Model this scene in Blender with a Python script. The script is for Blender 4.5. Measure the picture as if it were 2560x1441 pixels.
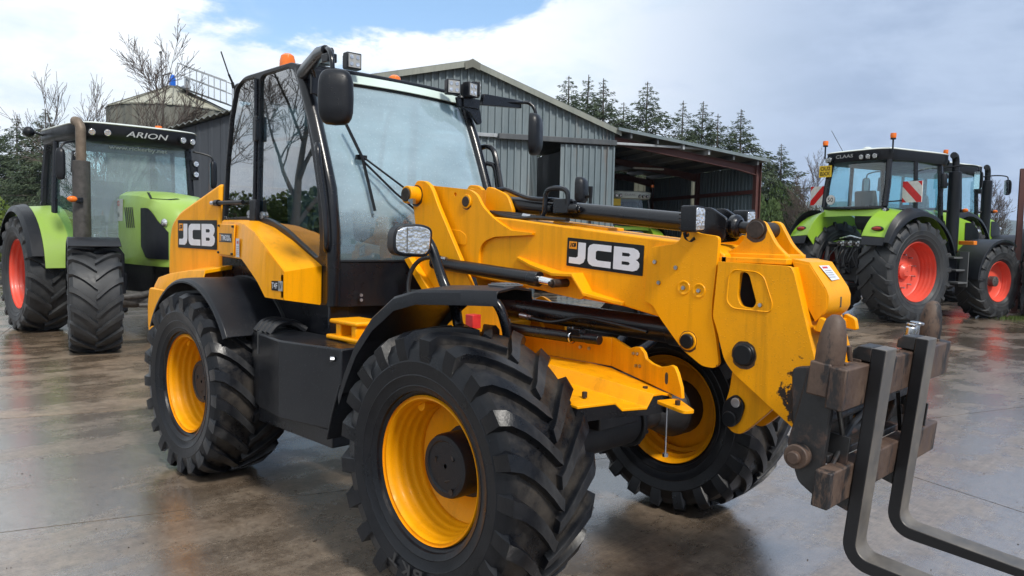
import bpy, bmesh, math, random
from mathutils import Vector, Matrix
R = math.radians
random.seed(7)
scene = bpy.context.scene
for o in list(bpy.data.objects):
    bpy.data.objects.remove(o, do_unlink=True)

# ------------------------------------------------------------------ camera
# world frame: origin on the ground under the loader's front axle, X = loader forward, Y = loader left
FPX, PITCH, YAW, ROLL = 1918.0, -0.0681, 2.3497, 0.0214
CAM = Vector((2.5854, -3.2458, 1.6636))
fw = Vector((math.cos(YAW) * math.cos(PITCH), math.sin(YAW) * math.cos(PITCH), math.sin(PITCH)))
rt = Vector((math.sin(YAW), -math.cos(YAW), 0))
up = rt.cross(fw)
rt2 = rt * math.cos(ROLL) + up * math.sin(ROLL)
up2 = up * math.cos(ROLL) - rt * math.sin(ROLL)
cd = bpy.data.cameras.new('camera')
cam = bpy.data.objects.new('camera', cd)
scene.collection.objects.link(cam)
cam.matrix_world = Matrix((
    (rt2.x, up2.x, -fw.x, CAM.x),
    (rt2.y, up2.y, -fw.y, CAM.y),
    (rt2.z, up2.z, -fw.z, CAM.z), (0, 0, 0, 1)))
cd.sensor_fit = 'HORIZONTAL'
cd.sensor_width = 36.0
cd.lens = FPX / 2560 * 36.0
cd.clip_start = 0.05
cd.clip_end = 9000
scene.camera = cam
scene.render.resolution_x, scene.render.resolution_y = 1024, 576

# ------------------------------------------------------------------ world, sun, exposure
SUN_AZ, SUN_EL = YAW - R(148), R(47)          # direction the light comes from (ccw from +X)
world = bpy.data.worlds.new('World')
scene.world = world
world.use_nodes = True
wn, wl = world.node_tree.nodes, world.node_tree.links
wn.clear()
def W(t, **k):
    n = wn.new(t)
    for a, b in k.items():
        setattr(n, a, b)
    return n
def wmath(op, a, b=None, c=None, clamp=False):
    n = W('ShaderNodeMath', operation=op, use_clamp=clamp)
    for i, v in enumerate((a, b, c)):
        if v is None: continue
        if isinstance(v, (int, float)): n.inputs[i].default_value = v
        else: wl.new(v, n.inputs[i])
    return n.outputs[0]
def wmaprange(v, a, b, c=0.0, d=1.0, smooth=True):
    n = W('ShaderNodeMapRange', interpolation_type='SMOOTHSTEP' if smooth else 'LINEAR')
    wl.new(v, n.inputs['Value'])
    for i, x in zip((1, 2, 3, 4), (a, b, c, d)): n.inputs[i].default_value = x
    return n.outputs[0]
def wmix(f, a, b):
    n = W('ShaderNodeMix', data_type='RGBA')
    if isinstance(f, float): n.inputs[0].default_value = f
    else: wl.new(f, n.inputs[0])
    for i, v in ((6, a), (7, b)):
        if isinstance(v, tuple): n.inputs[i].default_value = (*v, 1)
        else: wl.new(v, n.inputs[i])
    return n.outputs[2]
sky = W('ShaderNodeTexSky', sky_type='NISHITA')
sky.sun_disc = False
sky.sun_elevation = SUN_EL
sky.sun_rotation = math.pi / 2 - SUN_AZ
sky.air_density, sky.dust_density, sky.ozone_density = 1.0, 0.6, 1.6
tc = W('ShaderNodeTexCoord')
sep = W('ShaderNodeSeparateXYZ')
wl.new(tc.outputs['Generated'], sep.inputs[0])
zz = wmath('ADD', wmath('MAXIMUM', sep.outputs[2], 0.0), 0.22)
comb = W('ShaderNodeCombineXYZ')
wl.new(wmath('DIVIDE', sep.outputs[0], zz), comb.inputs[0])
wl.new(wmath('DIVIDE', sep.outputs[1], zz), comb.inputs[1])
def wnoise(scale, detail, rough, off, dist=0.0):
    m = W('ShaderNodeMapping'); wl.new(comb.outputs[0], m.inputs[0]); m.inputs[1].default_value = off
    n = W('ShaderNodeTexNoise'); wl.new(m.outputs[0], n.inputs['Vector'])
    n.inputs['Scale'].default_value, n.inputs['Detail'].default_value = scale, detail
    n.inputs['Roughness'].default_value, n.inputs['Distortion'].default_value = rough, dist
    return n.outputs[0]
def wdot(d):
    n = W('ShaderNodeVectorMath', operation='DOT_PRODUCT')
    wl.new(tc.outputs['Generated'], n.inputs[0]); n.inputs[1].default_value = d
    return n.outputs['Value']
def dirpx(px, py):
    return (fw + rt2 * ((px - 1280) / FPX) - up2 * ((py - 720.5) / FPX)).normalized()
n1 = wnoise(1.25, 9, 0.60, (3.1, 1.7, 0), 0.3)
n2 = wnoise(2.6, 7, 0.62, (7.3, 2.2, 0), 0.2)
gc = dirpx(880, -230)                                            # a gap in the cloud deck high above the yard
gu, gv = rt2, gc.cross(rt2).normalized()
gr = wmath('SQRT', wmath('ADD', wmath('POWER', wmath('ABSOLUTE', wmath('DIVIDE', wmath('SUBTRACT', wdot(tuple(gu)), gc.dot(gu)), 0.30)), 2.0),
                         wmath('POWER', wmath('ABSOLUTE', wmath('DIVIDE', wdot(tuple(gv)), 0.185)), 2.0)))
gapf = wmaprange(wmath('ADD', gr, wmath('MULTIPLY', wmath('SUBTRACT', n2, 0.5), 1.1)), 1.15, 0.70)
cover = wmath('SUBTRACT', wmath('ADD', n1, 0.34), wmath('MULTIPLY', gapf, 0.66))
cmask = wmaprange(cover, 0.26, 0.56)
side = wmath('ADD', wdot(tuple(rt)), wmath('MULTIPLY', wmath('SUBTRACT', n2, 0.5), 0.30))
tone = wmaprange(side, -0.02, 0.40)                              # bright broken cloud -> grey rain cloud
bright = wmix(wmaprange(n2, 0.30, 0.62), (4.7, 5.4, 6.1), (6.2, 6.5, 6.8))
grey = wmix(wmaprange(n2, 0.28, 0.66), (2.10, 2.70, 3.80), (2.90, 3.55, 4.65))
cloud = wmix(tone, bright, grey)
skyb = wmix(0.25, sky.outputs[0], (2.0, 4.0, 6.5))
skyc = wmix(cmask, skyb, cloud)
bg = W('ShaderNodeBackground')
wl.new(skyc, bg.inputs[0])
bg.inputs[1].default_value = 0.15
wl.new(bg.outputs[0], W('ShaderNodeOutputWorld').inputs[0])

sl = bpy.data.lights.new('sun', 'SUN')
sl.energy, sl.angle, sl.color = 3.0, R(9), (1.0, 0.955, 0.88)
sun = bpy.data.objects.new('sun', sl)
scene.collection.objects.link(sun)
sdir = Vector((math.cos(SUN_AZ) * math.cos(SUN_EL), math.sin(SUN_AZ) * math.cos(SUN_EL), math.sin(SUN_EL)))
sun.rotation_euler = sdir.to_track_quat('Z', 'Y').to_euler()
sun.location = sdir * 40

scene.view_settings.view_transform = 'Standard'
scene.view_settings.look = 'None'
scene.view_settings.exposure = 0.30
scene.view_settings.gamma = 1.0
scene.view_settings.use_curve_mapping = False
scene.render.engine = 'CYCLES'
scene.cycles.max_bounces = 6
scene.cycles.diffuse_bounces = 3
scene.cycles.glossy_bounces = 3
scene.cycles.transparent_max_bounces = 12
scene.cycles.caustics_reflective = False
scene.cycles.caustics_refractive = False

# ------------------------------------------------------------------ mesh helpers
COL = scene.collection
def v3(a): return Vector(a)
class MB:
    """collects shapes; build() links them as one mesh object"""
    def __init__(s): s.V, s.F = [], []
    def add(s, vs, fs):
        b = len(s.V); s.V += [tuple(v) for v in vs]; s.F += [tuple(b + i for i in f) for f in fs]; return s
    def box(s, c, d, m=None):
        x, y, z = d[0] / 2, d[1] / 2, d[2] / 2
        vs = [Vector((i, j, k)) for i in (-x, x) for j in (-y, y) for k in (-z, z)]
        if m is not None: vs = [m @ v for v in vs]
        vs = [v + Vector(c) for v in vs]
        return s.add(vs, [(0, 1, 3, 2), (4, 6, 7, 5), (0, 4, 5, 1), (2, 3, 7, 6), (0, 2, 6, 4), (1, 5, 7, 3)])
    def prism(s, poly, ax, a, b, a2=None, holes=None):
        """polygon in the plane across axis ax ('x','y','z'), extruded from a to b"""
        def P(u, v, w):
            return {'x': (w, u, v), 'y': (u, w, v), 'z': (u, v, w)}[ax]
        if not holes:
            n = len(poly)
            vs = [P(u, v, a) for u, v in poly] + [P(u, v, b) for u, v in poly]
            return s.add(vs, [tuple(range(n)), tuple(range(2 * n - 1, n - 1, -1))] +
                         [(i, n + i, n + (i + 1) % n, (i + 1) % n) for i in range(n)])
        bm = bmesh.new()
        loops, edges = [], []
        for pl in [poly] + holes:
            lp = [bm.verts.new((u, v, 0)) for u, v in pl]
            loops.append(lp)
            edges += [bm.edges.new((lp[i], lp[(i + 1) % len(lp)])) for i in range(len(lp))]
        bmesh.ops.triangle_fill(bm, use_beauty=True, edges=edges)
        bm.verts.index_update()
        pts = [(v.co.x, v.co.y) for v in bm.verts]
        fs = [tuple(v.index for v in f.verts) for f in bm.faces]
        n = len(pts)
        out = fs + [tuple(n + i for i in reversed(f)) for f in fs]
        for lp in loops:
            ids = [v.index for v in lp]
            out += [(ids[i], n + ids[i], n + ids[(i + 1) % len(ids)], ids[(i + 1) % len(ids)]) for i in range(len(ids))]
        bm.free()
        return s.add([P(u, v, a) for u, v in pts] + [P(u, v, b) for u, v in pts], out)
    def cyl(s, p0, p1, r0, r1=None, n=20, cap=True):
        p0, p1 = Vector(p0), Vector(p1); r1 = r0 if r1 is None else r1
        d = (p1 - p0).normalized()
        u = d.orthogonal().normalized(); w = d.cross(u)
        vs = []
        for p, r in ((p0, r0), (p1, r1)):
            vs += [p + (u * math.cos(2 * math.pi * i / n) + w * math.sin(2 * math.pi * i / n)) * r for i in range(n)]
        fs = [(i, (i + 1) % n, n + (i + 1) % n, n + i) for i in range(n)]
        if cap: fs += [tuple(range(n - 1, -1, -1)), tuple(range(n, 2 * n))]
        return s.add(vs, fs)
    def tube(s, pts, r, n=10, cap=True):
        pts = [Vector(p) for p in pts]; m = len(pts)
        rs = r if isinstance(r, (list, tuple)) else [r] * m
        u = None; vs = []
        for i, p in enumerate(pts):
            d = (pts[min(i + 1, m - 1)] - pts[max(i - 1, 0)]).normalized()
            if u is None: u = d.orthogonal().normalized()
            else:
                u = u - d * u.dot(d)
                u = u.normalized() if u.length > 1e-6 else d.orthogonal().normalized()
            w = d.cross(u)
            vs += [p + (u * math.cos(2 * math.pi * k / n) + w * math.sin(2 * math.pi * k / n)) * rs[i] for k in range(n)]
        fs = [(i * n + k, i * n + (k + 1) % n, (i + 1) * n + (k + 1) % n, (i + 1) * n + k) for i in range(m - 1) for k in range(n)]
        if cap: fs += [tuple(range(n - 1, -1, -1)), tuple(range((m - 1) * n, m * n))]
        return s.add(vs, fs)
    def lathe(s, prof, n=48, c=(0, 0, 0), ax='y', close=False):
        """profile of (radius, height) turned about axis ax through c"""
        c = Vector(c); m = len(prof); vs = []
        for r, h in prof:
            for k in range(n):
                a = 2 * math.pi * k / n
                p = {'y': (r * math.sin(a), h, r * math.cos(a)), 'z': (r * math.cos(a), r * math.sin(a), h), 'x': (h, r * math.cos(a), r * math.sin(a))}[ax]
                vs.append(c + Vector(p))
        rows = m if close else m - 1
        fs = [(i * n + k, i * n + (k + 1) % n, ((i + 1) % m) * n + (k + 1) % n, ((i + 1) % m) * n + k) for i in range(rows) for k in range(n)]
        return s.add(vs, fs)
    def grid(s, rows):
        """rows of points -> quad sheet"""
        n = len(rows[0]); vs = [p for r in rows for p in r]
        return s.add(vs, [(i * n + k, i * n + k + 1, (i + 1) * n + k + 1, (i + 1) * n + k) for i in range(len(rows) - 1) for k in range(n - 1)])
    def slab(s, rows, th):
        """like grid, but a solid sheet: every point is offset by the vector th (or th(p)) to give the back side"""
        off = th if callable(th) else (lambda p: Vector(th))
        n, m = len(rows[0]), len(rows)
        A = [Vector(p) for r in rows for p in r]; B = [p + off(p) for p in A]; q = n * m
        fs = []
        for i in range(m - 1):
            for k in range(n - 1):
                a, b, c, d = i * n + k, i * n + k + 1, (i + 1) * n + k + 1, (i + 1) * n + k
                fs += [(a, b, c, d), (q + d, q + c, q + b, q + a)]
        for k in range(n - 1):
            fs += [(k, q + k, q + k + 1, k + 1), ((m - 1) * n + k, (m - 1) * n + k + 1, q + (m - 1) * n + k + 1, q + (m - 1) * n + k)]
        for i in range(m - 1):
            fs += [(i * n, (i + 1) * n, q + (i + 1) * n, q + i * n), (i * n + n - 1, q + i * n + n - 1, q + (i + 1) * n + n - 1, (i + 1) * n + n - 1)]
        return s.add(A + B, fs)
    def sph(s, c, r, n=12, m=8, sc=(1, 1, 1)):
        prof = [(math.sin(math.pi * i / m) * r + 1e-5, -math.cos(math.pi * i / m) * r) for i in range(m + 1)]
        b = len(s.V); s.lathe(prof, n, (0, 0, 0), 'z')
        s.V[b:] = [(c[0] + x * sc[0], c[1] + y * sc[1], c[2] + z * sc[2]) for x, y, z in s.V[b:]]
        return s
    def xf(s, m):
        s.V = [tuple(m @ Vector(v)) for v in s.V]; return s
    def mesh(s, name, mat, smooth=38, recalc=True):
        me = bpy.data.meshes.new(name)
        me.from_pydata(s.V, [], s.F)
        if recalc:
            bm = bmesh.new(); bm.from_mesh(me)
            bmesh.ops.recalc_face_normals(bm, faces=bm.faces)
            bm.to_mesh(me); bm.free()
        if mat: me.materials.append(M[mat] if isinstance(mat, str) else mat)
        if smooth:
            me.shade_smooth(); me.set_sharp_from_angle(angle=R(smooth))
        return me
    def build(s, name, mat, parent=None, bev=0.0, seg=2, smooth=38, recalc=True):
        o = bpy.data.objects.new(name, s.mesh(name, mat, smooth, recalc))
        COL.objects.link(o)
        if parent: o.parent = parent
        if bev:
            b = o.modifiers.new('bevel', 'BEVEL')
            b.width, b.segments, b.limit_method, b.angle_limit = bev, seg, 'ANGLE', R(35)
            b.harden_normals = False
        return o
def rnd(poly, r, n=4):
    """fillet the corners of a polygon"""
    out = []; m = len(poly)
    for i in range(m):
        p, a, b = Vector(poly[i]), Vector(poly[i - 1]), Vector(poly[(i + 1) % m])
        rr = r[i] if isinstance(r, (list, tuple)) else r
        da, db = a - p, b - p
        t = min(rr, da.length * 0.45, db.length * 0.45)
        if t < 1e-4: out.append(tuple(p)); continue
        pa, pb = p + da.normalized() * t, p + db.normalized() * t
        for k in range(n + 1):
            q = k / n
            out.append(tuple(pa * (1 - q) ** 2 + p * 2 * q * (1 - q) + pb * q * q))
    return out
def curve(pts, n=6):
    """Catmull-Rom through points"""
    P = [Vector(p) for p in pts]; P = [P[0] * 2 - P[1]] + P + [P[-1] * 2 - P[-2]]; out = []
    for i in range(1, len(P) - 2):
        for k in range(n):
            t = k / n; a, b, c, d = P[i - 1], P[i], P[i + 1], P[i + 2]
            out.append(0.5 * ((2 * b) + (c - a) * t + (2 * a - 5 * b + 4 * c - d) * t * t + (3 * b - a - 3 * c + d) * t ** 3))
    out.append(P[-2]); return out
def empty(name, loc=(0, 0, 0), rz=0.0, parent=None):
    o = bpy.data.objects.new(name, None); COL.objects.link(o)
    o.location = loc; o.rotation_euler = (0, 0, rz); o.empty_display_size = 0.3
    if parent: o.parent = parent
    return o
def tag(o, label=None, cat=None, group=None, kind=None):
    if label: o['label'] = label
    if cat: o['category'] = cat
    if group: o['group'] = group
    if kind: o['kind'] = kind
    return o
def put(mesh, name, parent=None, loc=(0, 0, 0), rot=(0, 0, 0), sc=(1, 1, 1)):
    o = bpy.data.objects.new(name, mesh); COL.objects.link(o)
    o.parent = parent; o.location = loc; o.rotation_euler = rot; o.scale = sc
    return o
def copy_tree(o, parent=None):
    c = o.copy(); COL.objects.link(c); c.parent = parent
    for ch in o.children: copy_tree(ch, c)
    return c
def gpos(px, depth, z=0.0):
    """ground-frame position seen at picture column px (0..2560) at a given distance ahead of the camera"""
    f = Vector((math.cos(YAW), math.sin(YAW), 0)); r = Vector((math.sin(YAW), -math.cos(YAW), 0))
    p = CAM + f * depth + r * ((px - 1280) / FPX * depth)
    return Vector((p.x, p.y, z))
CF = Vector((math.cos(YAW), math.sin(YAW), 0)); CR = Vector((math.sin(YAW), -math.cos(YAW), 0))
def text(name, body, mat, parent, o, u, v, w, h, ext=0.002, bold=0.0, shear=0.0, keep=False):
    """flat lettering: origin o (lower left), u = reading direction, v = up, fitted into w x h metres"""
    cu = bpy.data.curves.new(name, 'FONT'); cu.body = body; cu.size = 1.0
    cu.offset = bold; cu.shear = shear; cu.resolution_u = 3; cu.fill_mode = 'BOTH'
    tob = bpy.data.objects.new(name, cu)
    me = bpy.data.meshes.new_from_object(tob)
    bpy.data.objects.remove(tob); bpy.data.curves.remove(cu)
    xs = [p.co.x for p in me.vertices]; ys = [p.co.y for p in me.vertices]
    x0, x1, y0, y1 = min(xs), max(xs), min(ys), max(ys)
    O, U, Vv = Vector(o), Vector(u).normalized(), Vector(v).normalized(); N = U.cross(Vv)
    V2, F2 = [], []
    for p in me.vertices:
        V2.append(O + U * ((p.co.x - x0) / (x1 - x0) * w) + Vv * ((p.co.y - y0) / (y1 - y0) * h) + N * ext)
    F2 = [tuple(f.vertices) for f in me.polygons]
    bpy.data.meshes.remove(me)
    mb = MB(); mb.add(V2, F2)
    return mb.build(name, mat, parent, smooth=0, recalc=False)

# ------------------------------------------------------------------ materials
M = {}
def newmat(name):
    m = bpy.data.materials.new(name); m.use_nodes = True
    nt = m.node_tree; b = nt.nodes['Principled BSDF']
    M[name] = m
    return m, nt, b
def nd(nt, t, **k):
    n = nt.nodes.new(t)
    for a, b in k.items(): setattr(n, a, b)
    return n
def noise(nt, scale, detail=5, rough=0.6, vec=None, stretch=None, dist=0.0, coord='Object'):
    n = nd(nt, 'ShaderNodeTexNoise')
    n.inputs['Scale'].default_value, n.inputs['Detail'].default_value, n.inputs['Roughness'].default_value = scale, detail, rough
    n.inputs['Distortion'].default_value = dist
    if vec is None:
        t = nd(nt, 'ShaderNodeTexCoord'); vec = t.outputs[coord]
    if stretch:
        mp = nd(nt, 'ShaderNodeMapping'); nt.links.new(vec, mp.inputs[0])
        mp.inputs['Scale'].default_value = stretch[:3]
        if len(stretch) > 3: mp.inputs['Rotation'].default_value = (0, 0, stretch[3])
        vec = mp.outputs[0]
    nt.links.new(vec, n.inputs['Vector'])
    return n.outputs[0]
def mrange(nt, v, a, b, c=0.0, d=1.0):
    n = nd(nt, 'ShaderNodeMapRange'); nt.links.new(v, n.inputs[0])
    for i, x in zip((1, 2, 3, 4), (a, b, c, d)): n.inputs[i].default_value = x
    return n.outputs[0]
def mixc(nt, f, a, b):
    n = nd(nt, 'ShaderNodeMix', data_type='RGBA')
    if isinstance(f, (int, float)): n.inputs[0].default_value = f
    else: nt.links.new(f, n.inputs[0])
    for i, v in ((6, a), (7, b)):
        if isinstance(v, tuple): n.inputs[i].default_value = (*v[:3], 1)
        else: nt.links.new(v, n.inputs[i])
    return n.outputs[2]
def mth(nt, op, a, b):
    n = nd(nt, 'ShaderNodeMath', operation=op)
    for i, v in ((0, a), (1, b)):
        if isinstance(v, (int, float)): n.inputs[i].default_value = v
        else: nt.links.new(v, n.inputs[i])
    return n.outputs[0]
def bump(nt, b, h, strength=0.3, dist=0.01, prev=None):
    n = nd(nt, 'ShaderNodeBump'); n.inputs['Strength'].default_value, n.inputs['Distance'].default_value = strength, dist
    nt.links.new(h, n.inputs['Height'])
    if prev is not None: nt.links.new(prev, n.inputs['Normal'])
    if b is not None: nt.links.new(n.outputs[0], b.inputs['Normal'])
    return n.outputs[0]
def droplets(nt, scale, size=0.35, amount=0.62):
    """beads of rain: small domes scattered by a voronoi pattern"""
    t = nd(nt, 'ShaderNodeTexCoord')
    v = nd(nt, 'ShaderNodeTexVoronoi'); v.inputs['Scale'].default_value = scale
    nt.links.new(t.outputs['Object'], v.inputs['Vector'])
    dome = mrange(nt, v.outputs['Distance'], 0.0, size, 1.0, 0.0)
    pick = nd(nt, 'ShaderNodeSeparateColor'); nt.links.new(v.outputs['Color'], pick.inputs[0])
    on = mth(nt, 'GREATER_THAN', pick.outputs[0], amount)
    return mth(nt, 'MULTIPLY', mth(nt, 'POWER', dome, 0.5), on)
def paint(name, base, dirt, rough=0.32, dirt_amt=0.35, coat=0.3, drops=True, metallic=0.0, wear=None, spec=0.5, streak=0.0):
    m, nt, b = newmat(name)
    n1 = noise(nt, 2.3, 6, 0.65); n2 = noise(nt, 34, 4, 0.6)
    f = mth(nt, 'MULTIPLY', mrange(nt, n1, 0.42, 0.72), dirt_amt)
    f = mth(nt, 'ADD', f, mth(nt, 'MULTIPLY', mrange(nt, n2, 0.55, 0.8), dirt_amt * 0.5))
    col = mixc(nt, f, base, dirt)
    if streak:       # dried rain runs and road film
        s1 = noise(nt, 13, 5, 0.65, stretch=(1, 1, 0.07)); s2 = noise(nt, 150, 3, 0.7)
        col = mixc(nt, mth(nt, 'MULTIPLY', mrange(nt, s1, 0.50, 0.70), streak), col, tuple(x * 0.55 for x in dirt))
        col = mixc(nt, mth(nt, 'MULTIPLY', mrange(nt, s2, 0.62, 0.72), streak * 1.3), col, (0.20, 0.12, 0.05))
    if wear:
        wn_ = noise(nt, 11, 8, 0.7)
        w = mrange(nt, wn_, 0.69, 0.71)
        t = nd(nt, 'ShaderNodeTexCoord'); vd = nd(nt, 'ShaderNodeVectorMath', operation='DISTANCE')   # paint knocked off where the hitch rubs
        nt.links.new(t.outputs['Object'], vd.inputs[0]); vd.inputs[1].default_value = (1.285, -.19, 1.03)
        w = mth(nt, 'MAXIMUM', w, mrange(nt, mth(nt, 'ADD', vd.outputs['Value'], mth(nt, 'MULTIPLY', wn_, -0.42)), -0.090, -0.105))
        col = mixc(nt, w, col, wear)
    nt.links.new(col, b.inputs['Base Color'])
    nt.links.new(mrange(nt, n1, 0.3, 0.7, rough - 0.06, rough + 0.16), b.inputs['Roughness'])
    b.inputs['Specular IOR Level'].default_value = spec
    b.inputs['Coat Weight'].default_value, b.inputs['Coat Roughness'].default_value = coat, 0.12
    b.inputs['Metallic'].default_value = metallic
    h = noise(nt, 260, 2, 0.5)
    pr = bump(nt, None, h, 0.05, 0.002)
    if drops: pr = bump(nt, None, droplets(nt, 95, 0.33, 0.76), 0.35, 0.004, pr)
    nt.links.new(pr, b.inputs['Normal'])
    return m
paint('yellow', (0.88, 0.362, 0.001), (0.60, 0.26, 0.006), 0.38, 0.26, 0.06, spec=0.22, streak=0.32)
paint('yellow_worn', (0.88, 0.362, 0.001), (0.52, 0.23, 0.008), 0.38, 0.34, 0.05, spec=0.22, streak=0.42, wear=(0.024, 0.016, 0.013))
paint('yellow_rim', (0.86, 0.355, 0.002), (0.62, 0.27, 0.008), 0.42, 0.25, 0.03, spec=0.22, streak=0.30)
paint('green', (0.235, 0.415, 0.030), (0.20, 0.28, 0.07), 0.32, 0.25, 0.2, spec=0.35)
paint('green_pale', (0.270, 0.420, 0.075), (0.24, 0.33, 0.10), 0.34, 0.35, 0.2, spec=0.4)
paint('red_rim', (0.72, 0.090, 0.055), (0.36, 0.07, 0.05), 0.40, 0.4, 0.1, drops=False)
paint('black_paint', (0.005, 0.006, 0.009), (0.013, 0.013, 0.015), 0.24, 0.35, 0.25, spec=0.30)
paint('dark_plastic', (0.006, 0.0075, 0.011), (0.015, 0.016, 0.020), 0.36, 0.40, 0.0, spec=0.32)
paint('tank_plastic', (0.006, 0.007, 0.010), (0.024, 0.025, 0.028), 0.30, 0.5, 0.0, spec=0.36)
paint('grey_plastic', (0.10, 0.105, 0.11), (0.07, 0.065, 0.06), 0.5, 0.4, 0.0, drops=False)
paint('white_roof', (0.62, 0.66, 0.62), (0.40, 0.41, 0.36), 0.38, 0.5, 0.1)
paint('visor_white', (0.60, 0.72, 0.66), (0.42, 0.48, 0.42), 0.3, 0.5, 0.2)
paint('maroon', (0.085, 0.028, 0.024), (0.12, 0.06, 0.05), 0.55, 0.5, 0.0, drops=False)
paint('orange_paint', (0.75, 0.20, 0.01), (0.5, 0.2, 0.05), 0.4, 0.3, 0.0, drops=False)
def simple(name, base, rough=0.5, metallic=0.0, var=0.15, scale=18, spec=0.5, emis=None):
    m, nt, b = newmat(name)
    n1 = noise(nt, scale, 5, 0.65)
    d = tuple(c * (1 - var) for c in base); l = tuple(min(1, c * (1 + var)) for c in base)
    nt.links.new(mixc(nt, mrange(nt, n1, 0.3, 0.7), d, l), b.inputs['Base Color'])
    nt.links.new(mrange(nt, n1, 0.3, 0.7, max(0.02, rough - 0.08), rough + 0.08), b.inputs['Roughness'])
    b.inputs['Metallic'].default_value = metallic
    b.inputs['Specular IOR Level'].default_value = spec
    return m
simple('decal_black', (0.007, 0.008, 0.010), 0.35, spec=0.3)
simple('decal_white', (0.66, 0.68, 0.74), 0.35, var=0.06)
simple('decal_orange', (0.80, 0.30, 0.01), 0.35)
simple('decal_red', (0.55, 0.03, 0.03), 0.4)
simple('decal_grey', (0.33, 0.34, 0.34), 0.4)
simple('decal_faint', (0.72, 0.78, 0.78), 0.5)
simple('plate_yellow', (0.72, 0.48, 0.02), 0.35)
simple('grease', (0.060, 0.030, 0.012), 0.35, var=0.5, scale=60)
simple('steel', (0.55, 0.56, 0.58), 0.28, 1.0, 0.2)
simple('chrome', (0.75, 0.76, 0.78), 0.10, 1.0, 0.05)
simple('bolt_steel', (0.42, 0.43, 0.45), 0.35, 1.0, 0.25)
simple('seat_fabric', (0.20, 0.21, 0.22), 0.85)
simple('interior', (0.035, 0.038, 0.042), 0.7)
simple('reflector_red', (0.55, 0.012, 0.010), 0.2)
simple('board_white', (0.60, 0.60, 0.58), 0.4)
simple('blue_plastic', (0.01, 0.12, 0.55), 0.4)
simple('hose', (0.007, 0.008, 0.010), 0.40)
simple('dark_cast', (0.014, 0.014, 0.016), 0.55, 0.0, 0.5, 26)
simple('grey_cast', (0.075, 0.072, 0.068), 0.6, 0.2, 0.5, 22)
simple('pin_steel', (0.045, 0.035, 0.030), 0.55, 0.5, 0.5, 40)
def lens():
    m, nt, b = newmat('lens_clear')
    t = nd(nt, 'ShaderNodeTexCoord'); v = nd(nt, 'ShaderNodeTexVoronoi'); v.inputs['Scale'].default_value = 60; nt.links.new(t.outputs['Object'], v.inputs['Vector'])
    n1 = noise(nt, 16, 4, 0.6, stretch=(1, 1, 2.5))
    c = mixc(nt, mrange(nt, n1, 0.38, 0.60), (0.50, 0.52, 0.55), (0.95, 0.96, 0.97))
    nt.links.new(mixc(nt, mth(nt, 'MULTIPLY', mrange(nt, v.outputs['Distance'], 0.35, 0.7), 0.45), c, (0.40, 0.41, 0.43)), b.inputs['Base Color'])
    b.inputs['Metallic'].default_value = 0.75; b.inputs['Roughness'].default_value = 0.10
    bump(nt, b, v.outputs['Distance'], 0.15, 0.01)
lens()
simple('lens_amber', (0.80, 0.17, 0.015), 0.15, 0.0, 0.1)
simple('lens_red', (0.30, 0.02, 0.015), 0.12)
simple('mirror_glass', (0.8, 0.82, 0.84), 0.04, 1.0, 0.02)
def tread(nt, b, col, Rt, h, hw, n1, n2, top, mud):
    """lug tops scuffed grey, dried mud in the grooves between them"""
    t = nd(nt, 'ShaderNodeTexCoord'); sp = nd(nt, 'ShaderNodeSeparateXYZ'); nt.links.new(t.outputs['Object'], sp.inputs[0])
    rr = mth(nt, 'SQRT', mth(nt, 'ADD', mth(nt, 'MULTIPLY', sp.outputs[0], sp.outputs[0]), mth(nt, 'MULTIPLY', sp.outputs[2], sp.outputs[2])), 0.0)
    iny = mrange(nt, mth(nt, 'ABSOLUTE', sp.outputs[1], 0.0), hw * 0.80, hw * 0.95, 1.0, 0.0)
    lug = mrange(nt, rr, Rt - h * 0.25, Rt - h * 0.08)
    gro = mth(nt, 'MULTIPLY', mth(nt, 'MULTIPLY', mrange(nt, rr, Rt - h * 0.55, Rt - h * 0.9), mrange(nt, rr, Rt - 0.14, Rt - 0.10)), iny)
    col = mixc(nt, mth(nt, 'MULTIPLY', lug, mrange(nt, n1, 0.30, 0.62, 0.25, 0.95)), col, top)
    return mixc(nt, mth(nt, 'MULTIPLY', gro, mrange(nt, n1, 0.40, 0.66, 0.05, 0.9)), col, mud)
def rubber():
    m, nt, b = newmat('rubber')
    n1 = noise(nt, 5, 7, 0.7); n2 = noise(nt, 60, 4, 0.6)
    f = mth(nt, 'MULTIPLY', mrange(nt, n1, 0.45, 0.75), 0.8)
    col = mixc(nt, f, (0.0045, 0.0055, 0.008), (0.016, 0.0165, 0.019))
    col = mixc(nt, mth(nt, 'MULTIPLY', mrange(nt, n2, 0.62, 0.8), 0.4), col, (0.034, 0.031, 0.028))
    col = tread(nt, b, col, 0.638, 0.046, 0.242, n1, n2, (0.050, 0.051, 0.053), (0.058, 0.050, 0.042))
    nt.links.new(col, b.inputs['Base Color'])
    nt.links.new(mrange(nt, n1, 0.35, 0.7, 0.24, 0.48), b.inputs['Roughness'])
    bump(nt, b, n2, 0.25, 0.004)
    b.inputs['Specular IOR Level'].default_value = 0.27
rubber()
def rubber_dry():
    m, nt, b = newmat('rubber_dusty')
    n1 = noise(nt, 4, 7, 0.7); n2 = noise(nt, 40, 4, 0.6)
    f = mth(nt, 'MULTIPLY', mrange(nt, n1, 0.35, 0.7), 0.85)
    nt.links.new(mixc(nt, f, (0.010, 0.012, 0.015), (0.046, 0.047, 0.048)), b.inputs['Base Color'])
    nt.links.new(mrange(nt, n1, 0.35, 0.7, 0.45, 0.75), b.inputs['Roughness'])
    bump(nt, b, n2, 0.25, 0.005)
rubber_dry()
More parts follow.
